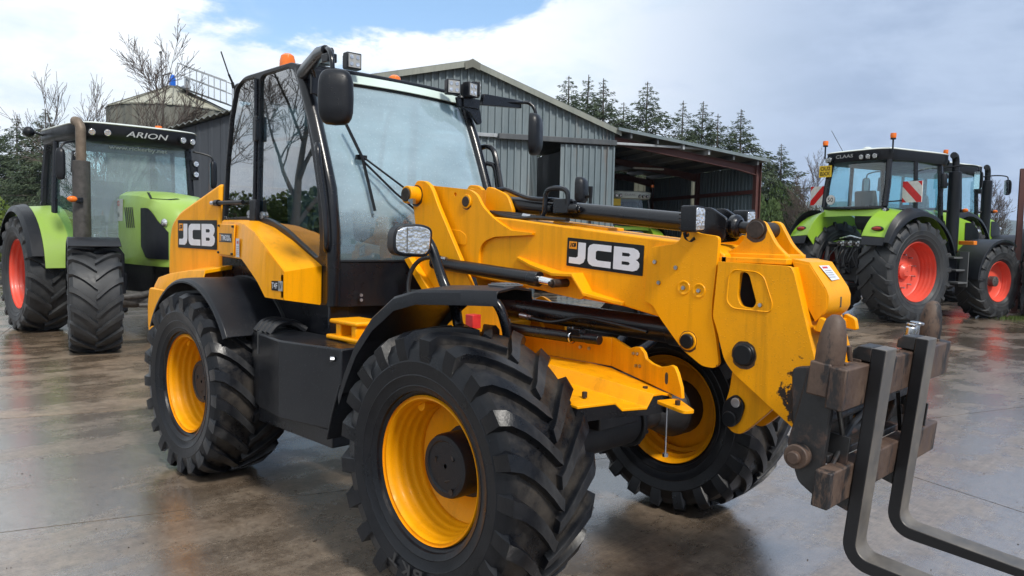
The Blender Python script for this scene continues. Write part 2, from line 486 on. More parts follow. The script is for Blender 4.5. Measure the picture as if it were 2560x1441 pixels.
def rust():
    m, nt, b = newmat('rusty_steel')
    n1 = noise(nt, 6, 8, 0.7); n2 = noise(nt, 45, 6, 0.7); n3 = noise(nt, 8, 8, 0.75, stretch=(1, 1, 0.35))
    col = mixc(nt, mrange(nt, n1, 0.35, 0.65), (0.052, 0.030, 0.022), (0.118, 0.078, 0.056))
    col = mixc(nt, mrange(nt, n3, 0.53, 0.585), col, (0.013, 0.012, 0.013))
    col = mixc(nt, mth(nt, 'MULTIPLY', mrange(nt, n2, 0.55, 0.75), 0.5), col, (0.05, 0.024, 0.017))
    nt.links.new(col, b.inputs['Base Color'])
    nt.links.new(mrange(nt, n1, 0.3, 0.7, 0.42, 0.75), b.inputs['Roughness'])
    bump(nt, b, n2, 0.35, 0.004)
    m, nt, b = newmat('worn_black_steel')
    n1 = noise(nt, 7, 8, 0.7); n2 = noise(nt, 45, 6, 0.7)
    col = mixc(nt, mrange(nt, n1, 0.54, 0.62), (0.014, 0.014, 0.015), (0.060, 0.036, 0.028))
    nt.links.new(col, b.inputs['Base Color'])
    nt.links.new(mrange(nt, n2, 0.3, 0.7, 0.3, 0.6), b.inputs['Roughness'])
    bump(nt, b, n2, 0.25, 0.003)
    m, nt, b = newmat('fork_steel')          # black paint left on the flanks, faces worn bare by the pallets
    n1 = noise(nt, 5, 6, 0.7); n2 = noise(nt, 30, 6, 0.7, stretch=(1, 1, 0.15))
    col = mixc(nt, mrange(nt, n1, 0.38, 0.64), (0.085, 0.078, 0.070), (0.185, 0.165, 0.140))
    col = mixc(nt, mth(nt, 'MULTIPLY', mrange(nt, n2, 0.5, 0.7), 0.4), col, (0.12, 0.10, 0.085))
    t = nd(nt, 'ShaderNodeNewGeometry'); sp = nd(nt, 'ShaderNodeSeparateXYZ'); nt.links.new(t.outputs['True Normal'], sp.inputs[0])
    fl = mrange(nt, mth(nt, 'ADD', mth(nt, 'ABSOLUTE', sp.outputs[1], 0.0), mth(nt, 'MULTIPLY', n1, 0.1)), 0.72, 0.80)
    nt.links.new(mixc(nt, fl, col, (0.012, 0.012, 0.014)), b.inputs['Base Color'])
    b.inputs['Metallic'].default_value = 0.25
    nt.links.new(mrange(nt, n1, 0.3, 0.7, 0.32, 0.55), b.inputs['Roughness'])
    bump(nt, b, n2, 0.12, 0.002)
rust()
simple('silencer_steel', (0.065, 0.060, 0.056), 0.55, 0.3, 0.35, 14)
def exhaust():
    m, nt, b = newmat('exhaust_steel')
    n1 = noise(nt, 9, 7, 0.7)
    nt.links.new(mixc(nt, mrange(nt, n1, 0.35, 0.65), (0.12, 0.088, 0.062), (0.20, 0.155, 0.115)), b.inputs['Base Color'])
    b.inputs['Roughness'].default_value = 0.55; b.inputs['Metallic'].default_value = 0.3
exhaust()
def glass(name, tint, film=0.0, film_col=(0.6, 0.68, 0.72), rough=0.0, refl=1.9, clear_z=None):
    """thin pane: tinted see-through, mirror reflection by angle, and a film of mist, rain and dirt on it"""
    m, nt, b = newmat(name)
    nt.nodes.remove(b)
    out = nt.nodes['Material Output']
    tr = nd(nt, 'ShaderNodeBsdfTransparent'); tr.inputs[0].default_value = (*tint, 1)
    gl = nd(nt, 'ShaderNodeBsdfGlossy'); gl.inputs[0].default_value = (1, 1, 1, 1); gl.inputs['Roughness'].default_value = 0.012 + rough
    fr = nd(nt, 'ShaderNodeFresnel'); fr.inputs[0].default_value = 1.52
    ge = nd(nt, 'ShaderNodeNewGeometry')      # a pane mirrors once, on the face the light meets first
    f2 = mth(nt, 'MULTIPLY', mth(nt, 'MINIMUM', mth(nt, 'MULTIPLY', fr.outputs[0], refl), 1.0), mth(nt, 'SUBTRACT', 1.0, ge.outputs['Backfacing']))
    mx = nd(nt, 'ShaderNodeMixShader')
    nt.links.new(f2, mx.inputs[0]); nt.links.new(tr.outputs[0], mx.inputs[1]); nt.links.new(gl.outputs[0], mx.inputs[2])
    last = mx.outputs[0]
    if film > 0:
        df = nd(nt, 'ShaderNodeBsdfDiffuse'); df.inputs[0].default_value = (*film_col, 1)
        tl = nd(nt, 'ShaderNodeBsdfTranslucent'); tl.inputs[0].default_value = (*film_col, 1)
        m2 = nd(nt, 'ShaderNodeMixShader'); m2.inputs[0].default_value = 0.25
        nt.links.new(df.outputs[0], m2.inputs[1]); nt.links.new(tl.outputs[0], m2.inputs[2])
        n1 = noise(nt, 2.2, 6, 0.6, stretch=(1, 0.8, 2.6)); n2 = noise(nt, 60, 3, 0.6)
        dr = droplets(nt, 70, 0.36, 0.74)
        f = mth(nt, 'ADD', mrange(nt, n1, 0.30, 0.70, film * 0.72, film * 1.12), mth(nt, 'MULTIPLY', mrange(nt, n2, 0.45, 0.8), film * 0.10))
        if clear_z:       # the mist has not reached the foot of the pane
            t = nd(nt, 'ShaderNodeTexCoord'); sp = nd(nt, 'ShaderNodeSeparateXYZ'); nt.links.new(t.outputs['Object'], sp.inputs[0])
            zz_ = mth(nt, 'ADD', sp.outputs[2], mth(nt, 'MULTIPLY', mth(nt, 'SUBTRACT', n1, 0.5), 0.30))
            f = mth(nt, 'MULTIPLY', f, mrange(nt, zz_, clear_z[0], clear_z[1], 0.22, 1.0))
        f = mth(nt, 'ADD', f, mth(nt, 'MULTIPLY', dr, 0.12))
        m3 = nd(nt, 'ShaderNodeMixShader'); nt.links.new(f, m3.inputs[0])
        nt.links.new(last, m3.inputs[1]); nt.links.new(m2.outputs[0], m3.inputs[2])
        last = m3.outputs[0]
    nt.links.new(last, out.inputs[0])
glass('glass_side', (0.66, 0.76, 0.79), refl=3.4)
glass('glass_screen', (0.78, 0.90, 0.92), 0.34, (0.70, 0.86, 0.95), clear_z=(1.58, 1.80), refl=2.4)
glass('glass_tractor', (0.84, 0.955, 0.97), 0.015, (0.5, 0.58, 0.6), refl=1.8)
glass('glass_tractor_front', (0.84, 0.92, 0.92), 0.22, (0.56, 0.66, 0.70))
# ================================================================== ground
def concrete(name, kc, rr_, ci):
    m, nt, b = newmat(name)
    K = lambda c: tuple(x * y for x, y in zip(c, kc))
    th = R(-20)
    t = nd(nt, 'ShaderNodeNewGeometry')
    pos = t.outputs['Position']
    big = noise(nt, 0.55, 6, 0.6, pos); mid = noise(nt, 2.4, 6, 0.65, pos); fine = noise(nt, 55, 5, 0.7, pos)
    broom = noise(nt, 1.0, 6, 0.75, pos, (70, 2.2, 1, R(20)))
    streak = noise(nt, 1.0, 6, 0.65, pos, (7, 0.6, 1, R(20)))
    col = mixc(nt, mrange(nt, big, 0.38, 0.62), K((0.205, 0.162, 0.120)), K((0.225, 0.200, 0.172)))
    col = mixc(nt, mth(nt, 'MULTIPLY', mrange(nt, mid, 0.40, 0.68), 0.75), col, K((0.140, 0.108, 0.080)))
    col = mixc(nt, mth(nt, 'MULTIPLY', mrange(nt, streak, 0.46, 0.66), 0.70), col, K((0.110, 0.085, 0.064)))
    col = mixc(nt, mth(nt, 'MULTIPLY', mrange(nt, broom, 0.44, 0.70), 0.62), col, K((0.090, 0.072, 0.058)))
    col = mixc(nt, mth(nt, 'MULTIPLY', mrange(nt, fine, 0.54, 0.74), 0.75), col, K((0.27, 0.24, 0.20)))
    agg = noise(nt, 15, 8, 0.80, pos)
    col = mixc(nt, mth(nt, 'MULTIPLY', mrange(nt, agg, 0.50, 0.62), 0.55), col, K((0.30, 0.255, 0.205)))
    col = mixc(nt, mth(nt, 'MULTIPLY', mrange(nt, agg, 0.46, 0.36), 0.70), col, K((0.055, 0.043, 0.034)))
    pit = noise(nt, 26, 4, 0.75, pos)
    col = mixc(nt, mth(nt, 'MULTIPLY', mrange(nt, pit, 0.58, 0.70), 0.7), col, K((0.060, 0.048, 0.040)))
    pud = noise(nt, 0.9, 8, 0.62, pos, (1.6, 0.7, 1, R(20)))
    wet = mrange(nt, mth(nt, 'ADD', pud, mth(nt, 'MULTIPLY', mth(nt, 'SUBTRACT', mid, 0.5), 0.35)), 0.43, 0.55)      # 1 = standing film, 0 = damp
    stain = noise(nt, 1.7, 9, 0.72, pos)
    col = mixc(nt, mth(nt, 'MULTIPLY', mrange(nt, stain, 0.48, 0.64), 0.34), col, K((0.115, 0.080, 0.054)))
    col = mixc(nt, mth(nt, 'MULTIPLY', wet, 0.30), col, K((0.070, 0.058, 0.048)))
    nt.links.new(col, b.inputs['Base Color'])
    r = mth(nt, 'ADD', mrange(nt, wet, 0.0, 1.0, rr_[1], rr_[0]), mth(nt, 'MULTIPLY', mrange(nt, fine, 0.4, 0.75), 0.12))
    nt.links.new(r, b.inputs['Roughness'])
    b.inputs['IOR'].default_value = 1.5
    b.inputs['Specular IOR Level'].default_value = 0.6
    b.inputs['Coat IOR'].default_value = ci
    nt.links.new(mrange(nt, wet, 0.0, 1.0, rr_[2], 0.035), b.inputs['Coat Roughness'])
    nt.links.new(mrange(nt, wet, 0.0, 1.0, 0.55, 1.0), b.inputs['Coat Weight'])
    p1 = bump(nt, None, broom, 0.40, 0.008)
    p2 = bump(nt, None, fine, 0.22, 0.004, p1)
    p3 = bump(nt, None, mid, 0.10, 0.02, p2)
    nt.links.new(p3, b.inputs['Normal']); grain = noise(nt, 140, 3, 0.7, pos)
    nt.links.new(bump(nt, None, agg, 0.16, 0.006, bump(nt, None, grain, 0.18, 0.004, bump(nt, None, broom, 0.26, 0.006))), b.inputs['Coat Normal'])
def soil():
    m, nt, b = newmat('yard_soil')
    n1 = noise(nt, 0.3, 8, 0.7); n2 = noise(nt, 9, 6, 0.7)
    c = mixc(nt, mrange(nt, n1, 0.4, 0.6), (0.07, 0.085, 0.030), (0.10, 0.085, 0.06))
    nt.links.new(mixc(nt, mrange(nt, n2, 0.4, 0.7), c, (0.06, 0.06, 0.035)), b.inputs['Base Color'])
    b.inputs['Roughness'].default_value = 0.9
    bump(nt, b, n2, 0.5, 0.05)
    simple('joint_dirt', (0.035, 0.028, 0.022), 0.8)
concrete('wet_concrete', (1.02, 0.96, 0.90), (0.14, 0.34, 0.16), 2.6)
concrete('wet_concrete_brown', (1.34, 1.20, 1.04), (0.18, 0.42, 0.22), 2.0)
soil()
m = MB(); m.add([(-2500, -2500, -.020), (2500, -2500, -.020), (2500, 2500, -.020), (-2500, 2500, -.020)], [(0, 1, 2, 3)])
GROUND = tag(m.build('ground', 'yard_soil', smooth=0), kind='structure')
m = MB(); TH = R(-20); RU = Matrix.Rotation(TH, 4, 'Z')
m.box((-13, 15, -.014), (46, 52, .006)); m.xf(RU)
YARD = tag(m.build('yard_paving', 'joint_dirt', smooth=0), kind='structure')
us = [4.5 - 2.9 * i for i in range(14)]; vs_ = [-13.2, -4.2, 2.78, 9.8, 16.8, 23.8, 30.8, 38.5]
rg = random.Random(3)
for i in range(len(us) - 1):
    for j in range(len(vs_) - 1):
        u1, u0 = us[i] + .0, us[i + 1]
        w, h = u1 - u0 - .010, vs_[j + 1] - vs_[j] - .010
        m = MB(); m.box((0, 0, -.006), (w, h, .012))
        c = RU @ Vector(((u0 + u1) / 2, (vs_[j] + vs_[j + 1]) / 2, rg.uniform(-.0015, .0)))
        o = m.build('concrete_slab', 'wet_concrete_brown' if (3 <= i <= 5 and j <= 2) else 'wet_concrete', YARD, smooth=0)
        o.location = c; o.rotation_euler = (0, 0, TH)
# bits of grit, leaves and mud on the concrete
simple('litter', (0.035, 0.026, 0.018), 0.8, var=0.5)
m = MB(); rg = random.Random(11)
for i in range(620):
    d = 3.2 + 16 * rg.random() ** 1.6; px = rg.uniform(-100, 2660)
    p = gpos(px, d); a = rg.uniform(0, 6.28); l = rg.uniform(.003, .008) if rg.random() < .85 else rg.uniform(.012, .03); w = min(.007, l * rg.uniform(.3, .9))
    m.box((p.x, p.y, .001), (l, w, rg.uniform(.001, .004)), Matrix.Rotation(a, 3, 'Z'))
tag(m.build('grit', 'litter', smooth=0), 'scattered grit and leaf bits lying on the wet concrete', 'grit', kind='stuff')
# ================================================================== far land
def landmats():
    m, nt, b = newmat('far_fields')
    n1 = noise(nt, 0.004, 6, 0.6); n2 = noise(nt, 0.03, 5, 0.7)
    c = mixc(nt, mrange(nt, n1, 0.42, 0.58), (0.035, 0.052, 0.028), (0.065, 0.080, 0.035))
    nt.links.new(mixc(nt, mrange(nt, n2, 0.45, 0.65), c, (0.025, 0.036, 0.022)), b.inputs['Base Color'])
    b.inputs['Roughness'].default_value = 0.95
    def cl(name, a, d, rough=0.55):
        m, nt, b = newmat(name)
        n1 = noise(nt, 1.4, 6, 0.7, stretch=(1, 1, 0.12)); n2 = noise(nt, 9, 6, 0.7, stretch=(1, 1, 0.2))
        c = mixc(nt, mrange(nt, n1, 0.35, 0.65), a, d)
        nt.links.new(mixc(nt, mth(nt, 'MULTIPLY', mrange(nt, n2, 0.5, 0.75), 0.5), c, tuple(x * 0.62 for x in a)), b.inputs['Base Color'])
        n3 = noise(nt, 2.2, 7, 0.75, stretch=(1, 1, 0.10))
        c2 = mixc(nt, mth(nt, 'MULTIPLY', mrange(nt, n3, 0.58, 0.70), 0.55), b.inputs['Base Color'].links[0].from_socket, (0.16, 0.095, 0.055))
        nt.links.new(c2, b.inputs['Base Color'])
        nt.links.new(mrange(nt, n1, 0.3, 0.7, rough - 0.12, rough + 0.12), b.inputs['Roughness'])
    cl('cladding', (0.120, 0.158, 0.176), (0.175, 0.212, 0.226))
    cl('cladding_blue', (0.085, 0.125, 0.150), (0.115, 0.155, 0.175))
    cl('roof_sheet', (0.12, 0.13, 0.125), (0.19, 0.20, 0.18))
    cl('slate_cladding', (0.030, 0.036, 0.046), (0.042, 0.048, 0.058), 0.45)
    cl('trim_sheet', (0.19, 0.205, 0.18), (0.27, 0.28, 0.24))
    cl('silo_steel', (0.110, 0.110, 0.090), (0.170, 0.168, 0.138))
    cl('silo_roof', (0.27, 0.27, 0.21), (0.38, 0.37, 0.29))
    cl('galvanised', (0.28, 0.30, 0.32), (0.40, 0.42, 0.44), 0.4)
    cl('track_steel', (0.055, 0.062, 0.068), (0.09, 0.095, 0.10), 0.5)
    m, nt, b = newmat('translucent_sheet')
    nt.nodes.remove(b); tl = nd(nt, 'ShaderNodeBsdfTranslucent'); tl.inputs[0].default_value = (0.80, 0.78, 0.66, 1)
    df = nd(nt, 'ShaderNodeBsdfDiffuse'); df.inputs[0].default_value = (0.55, 0.53, 0.44, 1)
    mx = nd(nt, 'ShaderNodeMixShader'); mx.inputs[0].default_value = 0.35
    nt.links.new(tl.outputs[0], mx.inputs[1]); nt.links.new(df.outputs[0], mx.inputs[2]); nt.links.new(mx.outputs[0], nt.nodes['Material Output'].inputs[0])
    def leaf(name, a, d, tr=0.25):
        m, nt, b = newmat(name)
        n1 = noise(nt, 0.9, 5, 0.7); n2 = noise(nt, 7, 3, 0.6)
        c = mixc(nt, mrange(nt, n1, 0.35, 0.65), a, d)
        c = mixc(nt, mth(nt, 'MULTIPLY', mrange(nt, n2, 0.4, 0.7), 0.5), c, tuple(x * .6 for x in a))
        nt.links.new(c, b.inputs['Base Color']); b.inputs['Roughness'].default_value = 0.75
        b.inputs['Specular IOR Level'].default_value = 0.25
    leaf('spruce', (0.052, 0.078, 0.046), (0.095, 0.122, 0.068))
    leaf('ivy', (0.045, 0.080, 0.028), (0.095, 0.140, 0.045))
    leaf('shrub_leaf', (0.070, 0.115, 0.020), (0.150, 0.190, 0.035))
    leaf('grass_blade', (0.050, 0.085, 0.018), (0.095, 0.130, 0.030))
    simple('bark', (0.075, 0.062, 0.052), 0.9, var=0.4, scale=12)
    simple('twig', (0.085, 0.065, 0.055), 0.9, var=0.3, scale=6)
landmats()
rows = []
rg = random.Random(5)
for k in range(5):
    row = []
    for i in range(61):
        a = -75 + 150 * i / 60
        d = 1500 + k * 260
        L = d * math.tan(R(a * .55))
        hh = (0, 40, 85, 118, 105)[k] * (0.62 + 0.38 * math.sin(i * .22 + 1.1) * math.sin(i * .071 + k * .2) + .25 * (i / 60))
        p = CAM + CF * d + CR * L
        row.append((p.x, p.y, -2 + hh + rg.uniform(-3, 3)))
    rows.append(row)
m = MB(); m.grid(rows); tag(m.build('hills', 'far_fields'), kind='structure')

# ================================================================== barn
def frame(p, e1):
    """matrix with local X along e1 (horizontal), Y into the building"""
    e1 = Vector((e1.x, e1.y, 0)).normalized(); e2 = Vector((-e1.y, e1.x, 0))
    return math.atan2(e1.y, e1.x)
O = gpos(1190, 21.5); e1 = CR * .9554 + CF * .2955
BARN = empty('barn', O, frame(O, e1))
tag(BARN, 'large grey-green corrugated steel barn with a sliding door and open lean-to', 'barn')
def sheet(par, x0, x1, zb, zt, y, mat='cladding', ribs=5, dep=.05, name='cladding_sheet', side=None, t=.004):
    """one box-profile sheet between x0 and x1; zb, zt = functions of x (or numbers)"""
    zb_ = zb if callable(zb) else (lambda x: zb); zt_ = zt if callable(zt) else (lambda x: zt)
    w = (x1 - x0) / ribs; xs = []
    for i in range(ribs):
        a = x0 + i * w
        xs += [(a, 0), (a + w * .60, 0), (a + w * .68, dep), (a + w * .92, dep)]
    xs.append((x1, 0))
    P = (lambda x, d, z: (x, y - d, z)) if side is None else (lambda x, d, z: (side - d, x, z))
    m = MB(); m.slab([[P(x, d, zb_(x)) for x, d in xs], [P(x, d, zt_(x)) for x, d in xs]], (0, t, 0) if side is None else (t, 0, 0))
    return m.build(name, mat, par, smooth=0)
def roofz(x):
    if x <= -.283: return 6.35 - .22 * (-.283 - x)
    return 6.35 - .36 * (x + .283)
x = -5.5
while x < 4.0:
    x1 = min(x + 1.0, 4.06)
    sheet(BARN, x, x1, 4.36, lambda q: roofz(q) - .03, -.06)
    x = x1
x = -5.5
while x < 1.70:
    x1 = min(x + 1.0, 1.707)
    sheet(BARN, x, x1, 0, 4.40, 0.0)
    x = x1
x = 2.38
for x1 in (2.94, 3.50, 4.06):
    sheet(BARN, x, x1, .05, 4.30, -.13, ribs=3, name='door_sheet'); x = x1
m = MB(); m.box((4.02, -.12, 2.2), (.07, .06, 4.3)); m.build('door_edge', 'cladding', BARN)
m = MB(); m.box((2.30, -.17, 4.41), (3.56, .14, .15)); m.build('door_track', 'track_steel', BARN, .01)
m = MB(); m.box((-.35, -.10, 4.43), (1.7, .06, .10)); m.build('door_track', 'galvanised', BARN, .01)
m = MB(); m.box((5.80, -.16, 4.40), (3.44, .10, .07)); m.build('door_track', 'galvanised', BARN, .01)
# barn body, roof, gutters
for c_, d_ in (((4.03, 7.6, 2.3), (.05, 15, 4.6)), ((-5.5, 7.6, 2.5), (.05, 15, 5.0)), ((-.7, 15, 2.4), (9.5, .05, 4.8))):
    m = MB(); m.box(c_, d_); m.build('barn_wall', 'cladding_blue', BARN, smooth=0)
for xa, xb in ((-5.65, -.283), (-.283, 4.20)):
    m = MB(); m.slab([[(xa, y, roofz(xa)) for y in (-.25, 15.2)], [(xb, y, roofz(xb)) for y in (-.25, 15.2)]], (0, 0, .05)); m.build('roof', 'roof_sheet', BARN, smooth=0)
    m = MB(); m.slab([[(xa, -.26, roofz(xa) - .12), (xb, -.26, roofz(xb) - .12)], [(xa, -.26, roofz(xa) + .03), (xb, -.26, roofz(xb) + .03)]], (0, .02, 0)); m.build('barge_board', 'trim_sheet', BARN, smooth=0)
m = MB(); m.prism([(-.50, 6.31), (-.283, 6.42), (-.06, 6.31), (-.08, 6.12), (-.283, 6.20), (-.48, 6.12)], 'y', -.30, -.22); m.build('ridge_cap', 'silo_steel', BARN)
for z in (1.5, 3.0): 
    m = MB(); m.box((-1.9, .10, z), (7.2, .08, .15)); m.build('wall_rail', 'maroon', BARN)
# lean-to
def lz(x): return 4.78 - .131 * (x - 4.06)
m = MB(); m.slab([[(4.06, y, lz(4.06)) for y in (-.35, 7.2)], [(9.15, y, lz(9.15)) for y in (-.35, 7.2)]], (0, 0, .05)); m.build('lean_to_roof', 'roof_sheet', BARN, smooth=0)
m = MB(); m.slab([[(4.06, -.36, lz(4.06) - .02), (9.17, -.36, lz(9.17) - .02)], [(4.06, -.36, lz(4.06) + .07), (9.17, -.36, lz(9.17) + .07)]], (0, .02, 0)); m.build('roof_edge', 'cladding', BARN, smooth=0)
for y in (0, 3.5, 6.9):
    m = MB(); m.prism([(4.1, lz(4.1) - .16), (8.93, lz(8.93) - .16), (8.93, lz(8.93) - .42), (8.2, lz(8.2) - .36), (4.1, lz(4.1) - .36)], 'y', y, y + .02)
    m.prism([(4.1, lz(4.1) - .17), (8.93, lz(8.93) - .17), (8.93, lz(8.93) - .19), (4.1, lz(4.1) - .19)], 'y', y - .06, y + .08)
    m.prism([(4.1, lz(4.1) - .36), (8.2, lz(8.2) - .36), (8.93, lz(8.93) - .42), (8.93, lz(8.93) - .44), (8.2, lz(8.2) - .38), (4.1, lz(4.1) - .38)], 'y', y - .06, y + .08); m.build('rafter', 'maroon', BARN)
    m = MB(); m.box((9.0, y, 2.05), (.18, .02, 4.1)); m.box((8.92, y, 2.05), (.02, .18, 4.1)); m.box((9.08, y, 2.05), (.02, .18, 4.1)); m.build('column', 'maroon', BARN)
for i in range(6):
    xx = 4.5 + i * .86
    m = MB(); m.box((xx, 3.4, lz(xx) - .09), (.06, 7.4, .15)); m.build('purlin', 'galvanised' if i in (2, 3) else 'track_steel', BARN, smooth=0)
y = .1
while y < 6.9:
    y1 = min(y + 1.0, 6.95)
    tr = 3.55 < y + .3 < 4.2
    a = y
    if y < 3.63 < y1: 
        sheet(BARN, y, 3.63, 0, 4.02, 0, 'cladding_blue', 3, .03, side=9.06); sheet(BARN, 3.63, 4.08, 0, 4.02, 0, 'translucent_sheet', 2, .02, name='rooflight_sheet', side=9.06); a = 4.08; y1 = 5.0
    sheet(BARN, a, y1, 0, 4.02, 0, 'cladding_blue', 5, .03, side=9.06)
    y = y1
for (a, b, zb, zt, mt) in ((4.06, 5.1, 0, 4.6, 0), (5.1, 6.1, 0, 4.45, 0), (6.1, 7.1, 0, 4.3, 0), (7.1, 8.2, 0, 4.2, 0), (8.2, 8.70, 0, 3.50, 0), (8.2, 8.70, 3.50, 4.10, 1), (8.70, 9.05, 0, 4.1, 0)):
    sheet(BARN, a, b, zb, zt, 7.0, 'translucent_sheet' if mt else 'cladding_blue', 5 if b - a > .8 else 2, .03, name='rooflight_sheet' if mt else 'cladding_sheet')
for c_, d_ in (((6.5, 6.9, 3.45), (5.0, .08, .12)), ((8.98, 3.5, 3.2), (.08, 6.9, .12))):
    m = MB(); m.box(c_, d_); m.build('wall_rail', 'maroon', BARN)
m = MB(); m.box((6.45, 2.4, 3.98), (1.10, .12, .05)); m.build('strip_light', 'board_white', BARN, .01)

# ================================================================== dark shed and silo on the left
O = gpos(380, 19.0)
SHED = empty('dark_shed', O, frame(O, CR)); tag(SHED, 'low slate-dark clad shed with corrugated roof edge behind the front-facing tractor', 'shed')
def sz(x): return 3.92 + .306 * x
x = 0.0
while x < 2.6:
    x1 = min(x + .9, 2.7); sheet(SHED, x, x1, 0, lambda q: sz(q) - .05, 0, 'slate_cladding', 3, .012); x = x1
for c_, d_ in (((0, 3, 1.9), (.04, 6, 3.8)), ((2.7, 3, 2.3), (.04, 6, 4.6))):
    m = MB(); m.box(c_, d_); m.build('shed_wall', 'slate_cladding', SHED, smooth=0)
rows = []
N = 60
for k in range(2):
    rows.append([])
for i in range(N + 1):
    xx = -.25 + 3.05 * i / N
    w = .035 * math.sin(i * 2 * math.pi / 3.0)
    rows[0].append((xx, -.22, sz(xx) + w * .9)); rows[1].append((xx, 6.2, sz(xx) + w * .9))
m = MB(); m.slab(rows, (0, 0, .02)); m.build('corrugated_roof', 'roof_sheet', SHED, smooth=0)
O = gpos(436, 34.0)
SILO = empty('silo', O); tag(SILO, 'round grey-olive ribbed storage tank with a shallow cone roof', 'silo')
m = MB(); n = 150; rr = 2.60; ring = []
for i in range(n):
    a = 2 * math.pi * i / n; r = rr + (.035 if i % 3 == 0 else 0)
    ring.append((r * math.cos(a), r * math.sin(a)))
m.add([(x, y, z) for z in (0, 6.72) for x, y in ring], [(i, (i + 1) % n, n + (i + 1) % n, n + i) for i in range(n)]); m.build('tank_wall', 'silo_steel', SILO, smooth=0)
m = MB(); n = 16
m.add([(2.70 * math.cos(2 * math.pi * i / n), 2.70 * math.sin(2 * math.pi * i / n), 6.67) for i in range(n)] + [(.35 * math.cos(2 * math.pi * i / n), .35 * math.sin(2 * math.pi * i / n), 7.74) for i in range(n)], [(i, (i + 1) % n, n + (i + 1) % n, n + i) for i in range(n)] + [tuple(range(n, 2 * n))]); m.build('cone_roof', 'silo_roof', SILO, smooth=0)
for i in range(16):
    a = 2 * math.pi * i / 16; c, s = math.cos(a), math.sin(a)
    m = MB(); m.tube([(2.70 * c, 2.70 * s, 6.69), (.35 * c, .35 * s, 7.77)], .03, 4); m.build('roof_seam', 'silo_steel', SILO)
m = MB(); m.cyl((0, 0, 7.70), (0, 0, 7.82), .40, n=20); m.build('roof_hatch', 'silo_steel', SILO)
e = Vector((rt.x, rt.y, 0)); nz = Vector((0, 0, 1)); bk = -Vector((CF.x, CF.y, 0))
def SP(l, z, f=0.0): return e * l + nz * z + bk * f
m = MB(); m.tube([SP(-.05, 7.75), SP(-.05, 8.25), SP(.0, 8.35)], [.10, .10, .06], 8); m.box(SP(-.05, 7.98), (.22, .22, .45)); m.build('top_motor', 'blue_plastic', SILO, .03)
m = MB(); m.cyl(SP(-.50, 7.6), SP(-.55, 9.30), .022, n=6); m.sph(SP(-.55, 9.3), .06); m.tube([SP(-.50, 8.3), SP(-.1, 8.42)], .03, 5); m.cyl(SP(-.48, 7.6), SP(-.48, 8.2), .05, n=6); m.build('level_mast', 'track_steel', SILO)
m = MB(); m.box(SP(.55, 7.82), (.30, .30, .10)); m.cyl(SP(.62, 7.85), SP(.62, 8.20), .10, n=10); m.build('breather', 'galvanised', SILO)
a0, a1 = SP(.55, 7.66, .45), SP(2.62, 6.98, .45)
for ff in (.15, .85):
    q0, q1 = SP(.55, 7.68, ff), SP(2.62, 6.98, ff)
    for hgt in (1.0, .55):
        m = MB(); m.tube([q0 + nz * hgt, q1 + nz * hgt], .022, 6); m.build('hand_rail', 'galvanised', SILO)
    for k in range(5):
        q = q0.lerp(q1, k / 4); m = MB(); m.tube([q, q + nz * 1.0], .022, 6); m.build('rail_post', 'galvanised', SILO)
m = MB(); m.slab([[SP(.5, 7.70, .1), SP(2.66, 6.98, .1)], [SP(.5, 7.70, .9), SP(2.66, 6.98, .9)]], (0, 0, .05)); m.build('walkway', 'track_steel', SILO, smooth=0)

# ================================================================== trees
def conifer_mesh(h, seed, dens=1.0, wide=0.22):
    rg = random.Random(seed)
    t = MB(); lean = (rg.uniform(-.02, .02), rg.uniform(-.02, .02))
    t.tube([(lean[0] * h * k / 6, lean[1] * h * k / 6, h * k / 6) for k in range(7)], [h * .018 * (1 - k / 6.4) + .01 for k in range(7)], 7)
    c = MB(); z = h * .10
    while z < h * .995:
        f = 1 - z / h
        ln = h * wide * (f ** 1.0) * rg.uniform(.75, 1.2) + .06
        nb = rg.randint(4, 6)
        a0 = rg.uniform(0, 6.28)
        for b in range(nb):
            if rg.random() < .14: continue
            a = a0 + b * 6.283 / nb + rg.uniform(-.35, .35); L = ln * rg.uniform(.55, 1.2)
            dz = rg.uniform(-.32, .02) * (1 if f > .25 else -.6)
            p0 = Vector((lean[0] * z, lean[1] * z, z)); d = Vector((math.cos(a), math.sin(a), dz))
            t.tube([p0, p0 + d * L * .85 + Vector((0, 0, L * .06))], [.012 + L * .008, .004], 3, cap=False)
            ns = max(5, int(L * 22 * dens))
            for q in range(ns):
                r_ = rg.random() ** .75; p = p0 + d * L * (.12 + .88 * r_)
                p += Vector((rg.uniform(-1, 1), rg.uniform(-1, 1), rg.uniform(-1.5, .45))) * .14 * (1.2 - .5 * r_) * (.25 + min(.35, L * .5) + L * .35)
                s = rg.uniform(.07, .155) * (.45 + .55 * min(1, f * 4)); dr = (d + Vector((rg.uniform(-.9, .9), rg.uniform(-.9, .9), rg.uniform(-.9, .1)))).normalized()
                sd = dr.orthogonal().normalized(); ang = rg.uniform(0, 6.28); sd = (sd * math.cos(ang) + dr.cross(sd) * math.sin(ang)) * s * .42
                c.add([p - sd * .5, p + dr * s * 1.5 - sd * .15 + Vector((0, 0, -s * .2)), p + dr * s * 2.0, p + sd * .9 + dr * s * .5], [(0, 1, 2, 3)])
        z += h * rg.uniform(.015, .026)
    return t.mesh('trunk', 'bark', 60, False), c.mesh('crown', 'spruce', 0, False)
CONS = [conifer_mesh(10.0, s, d, w) for s, d, w in ((1, 2.6, .60), (2, 2.5, .52), (3, 2.6, .68), (4, 1.6, .48))]
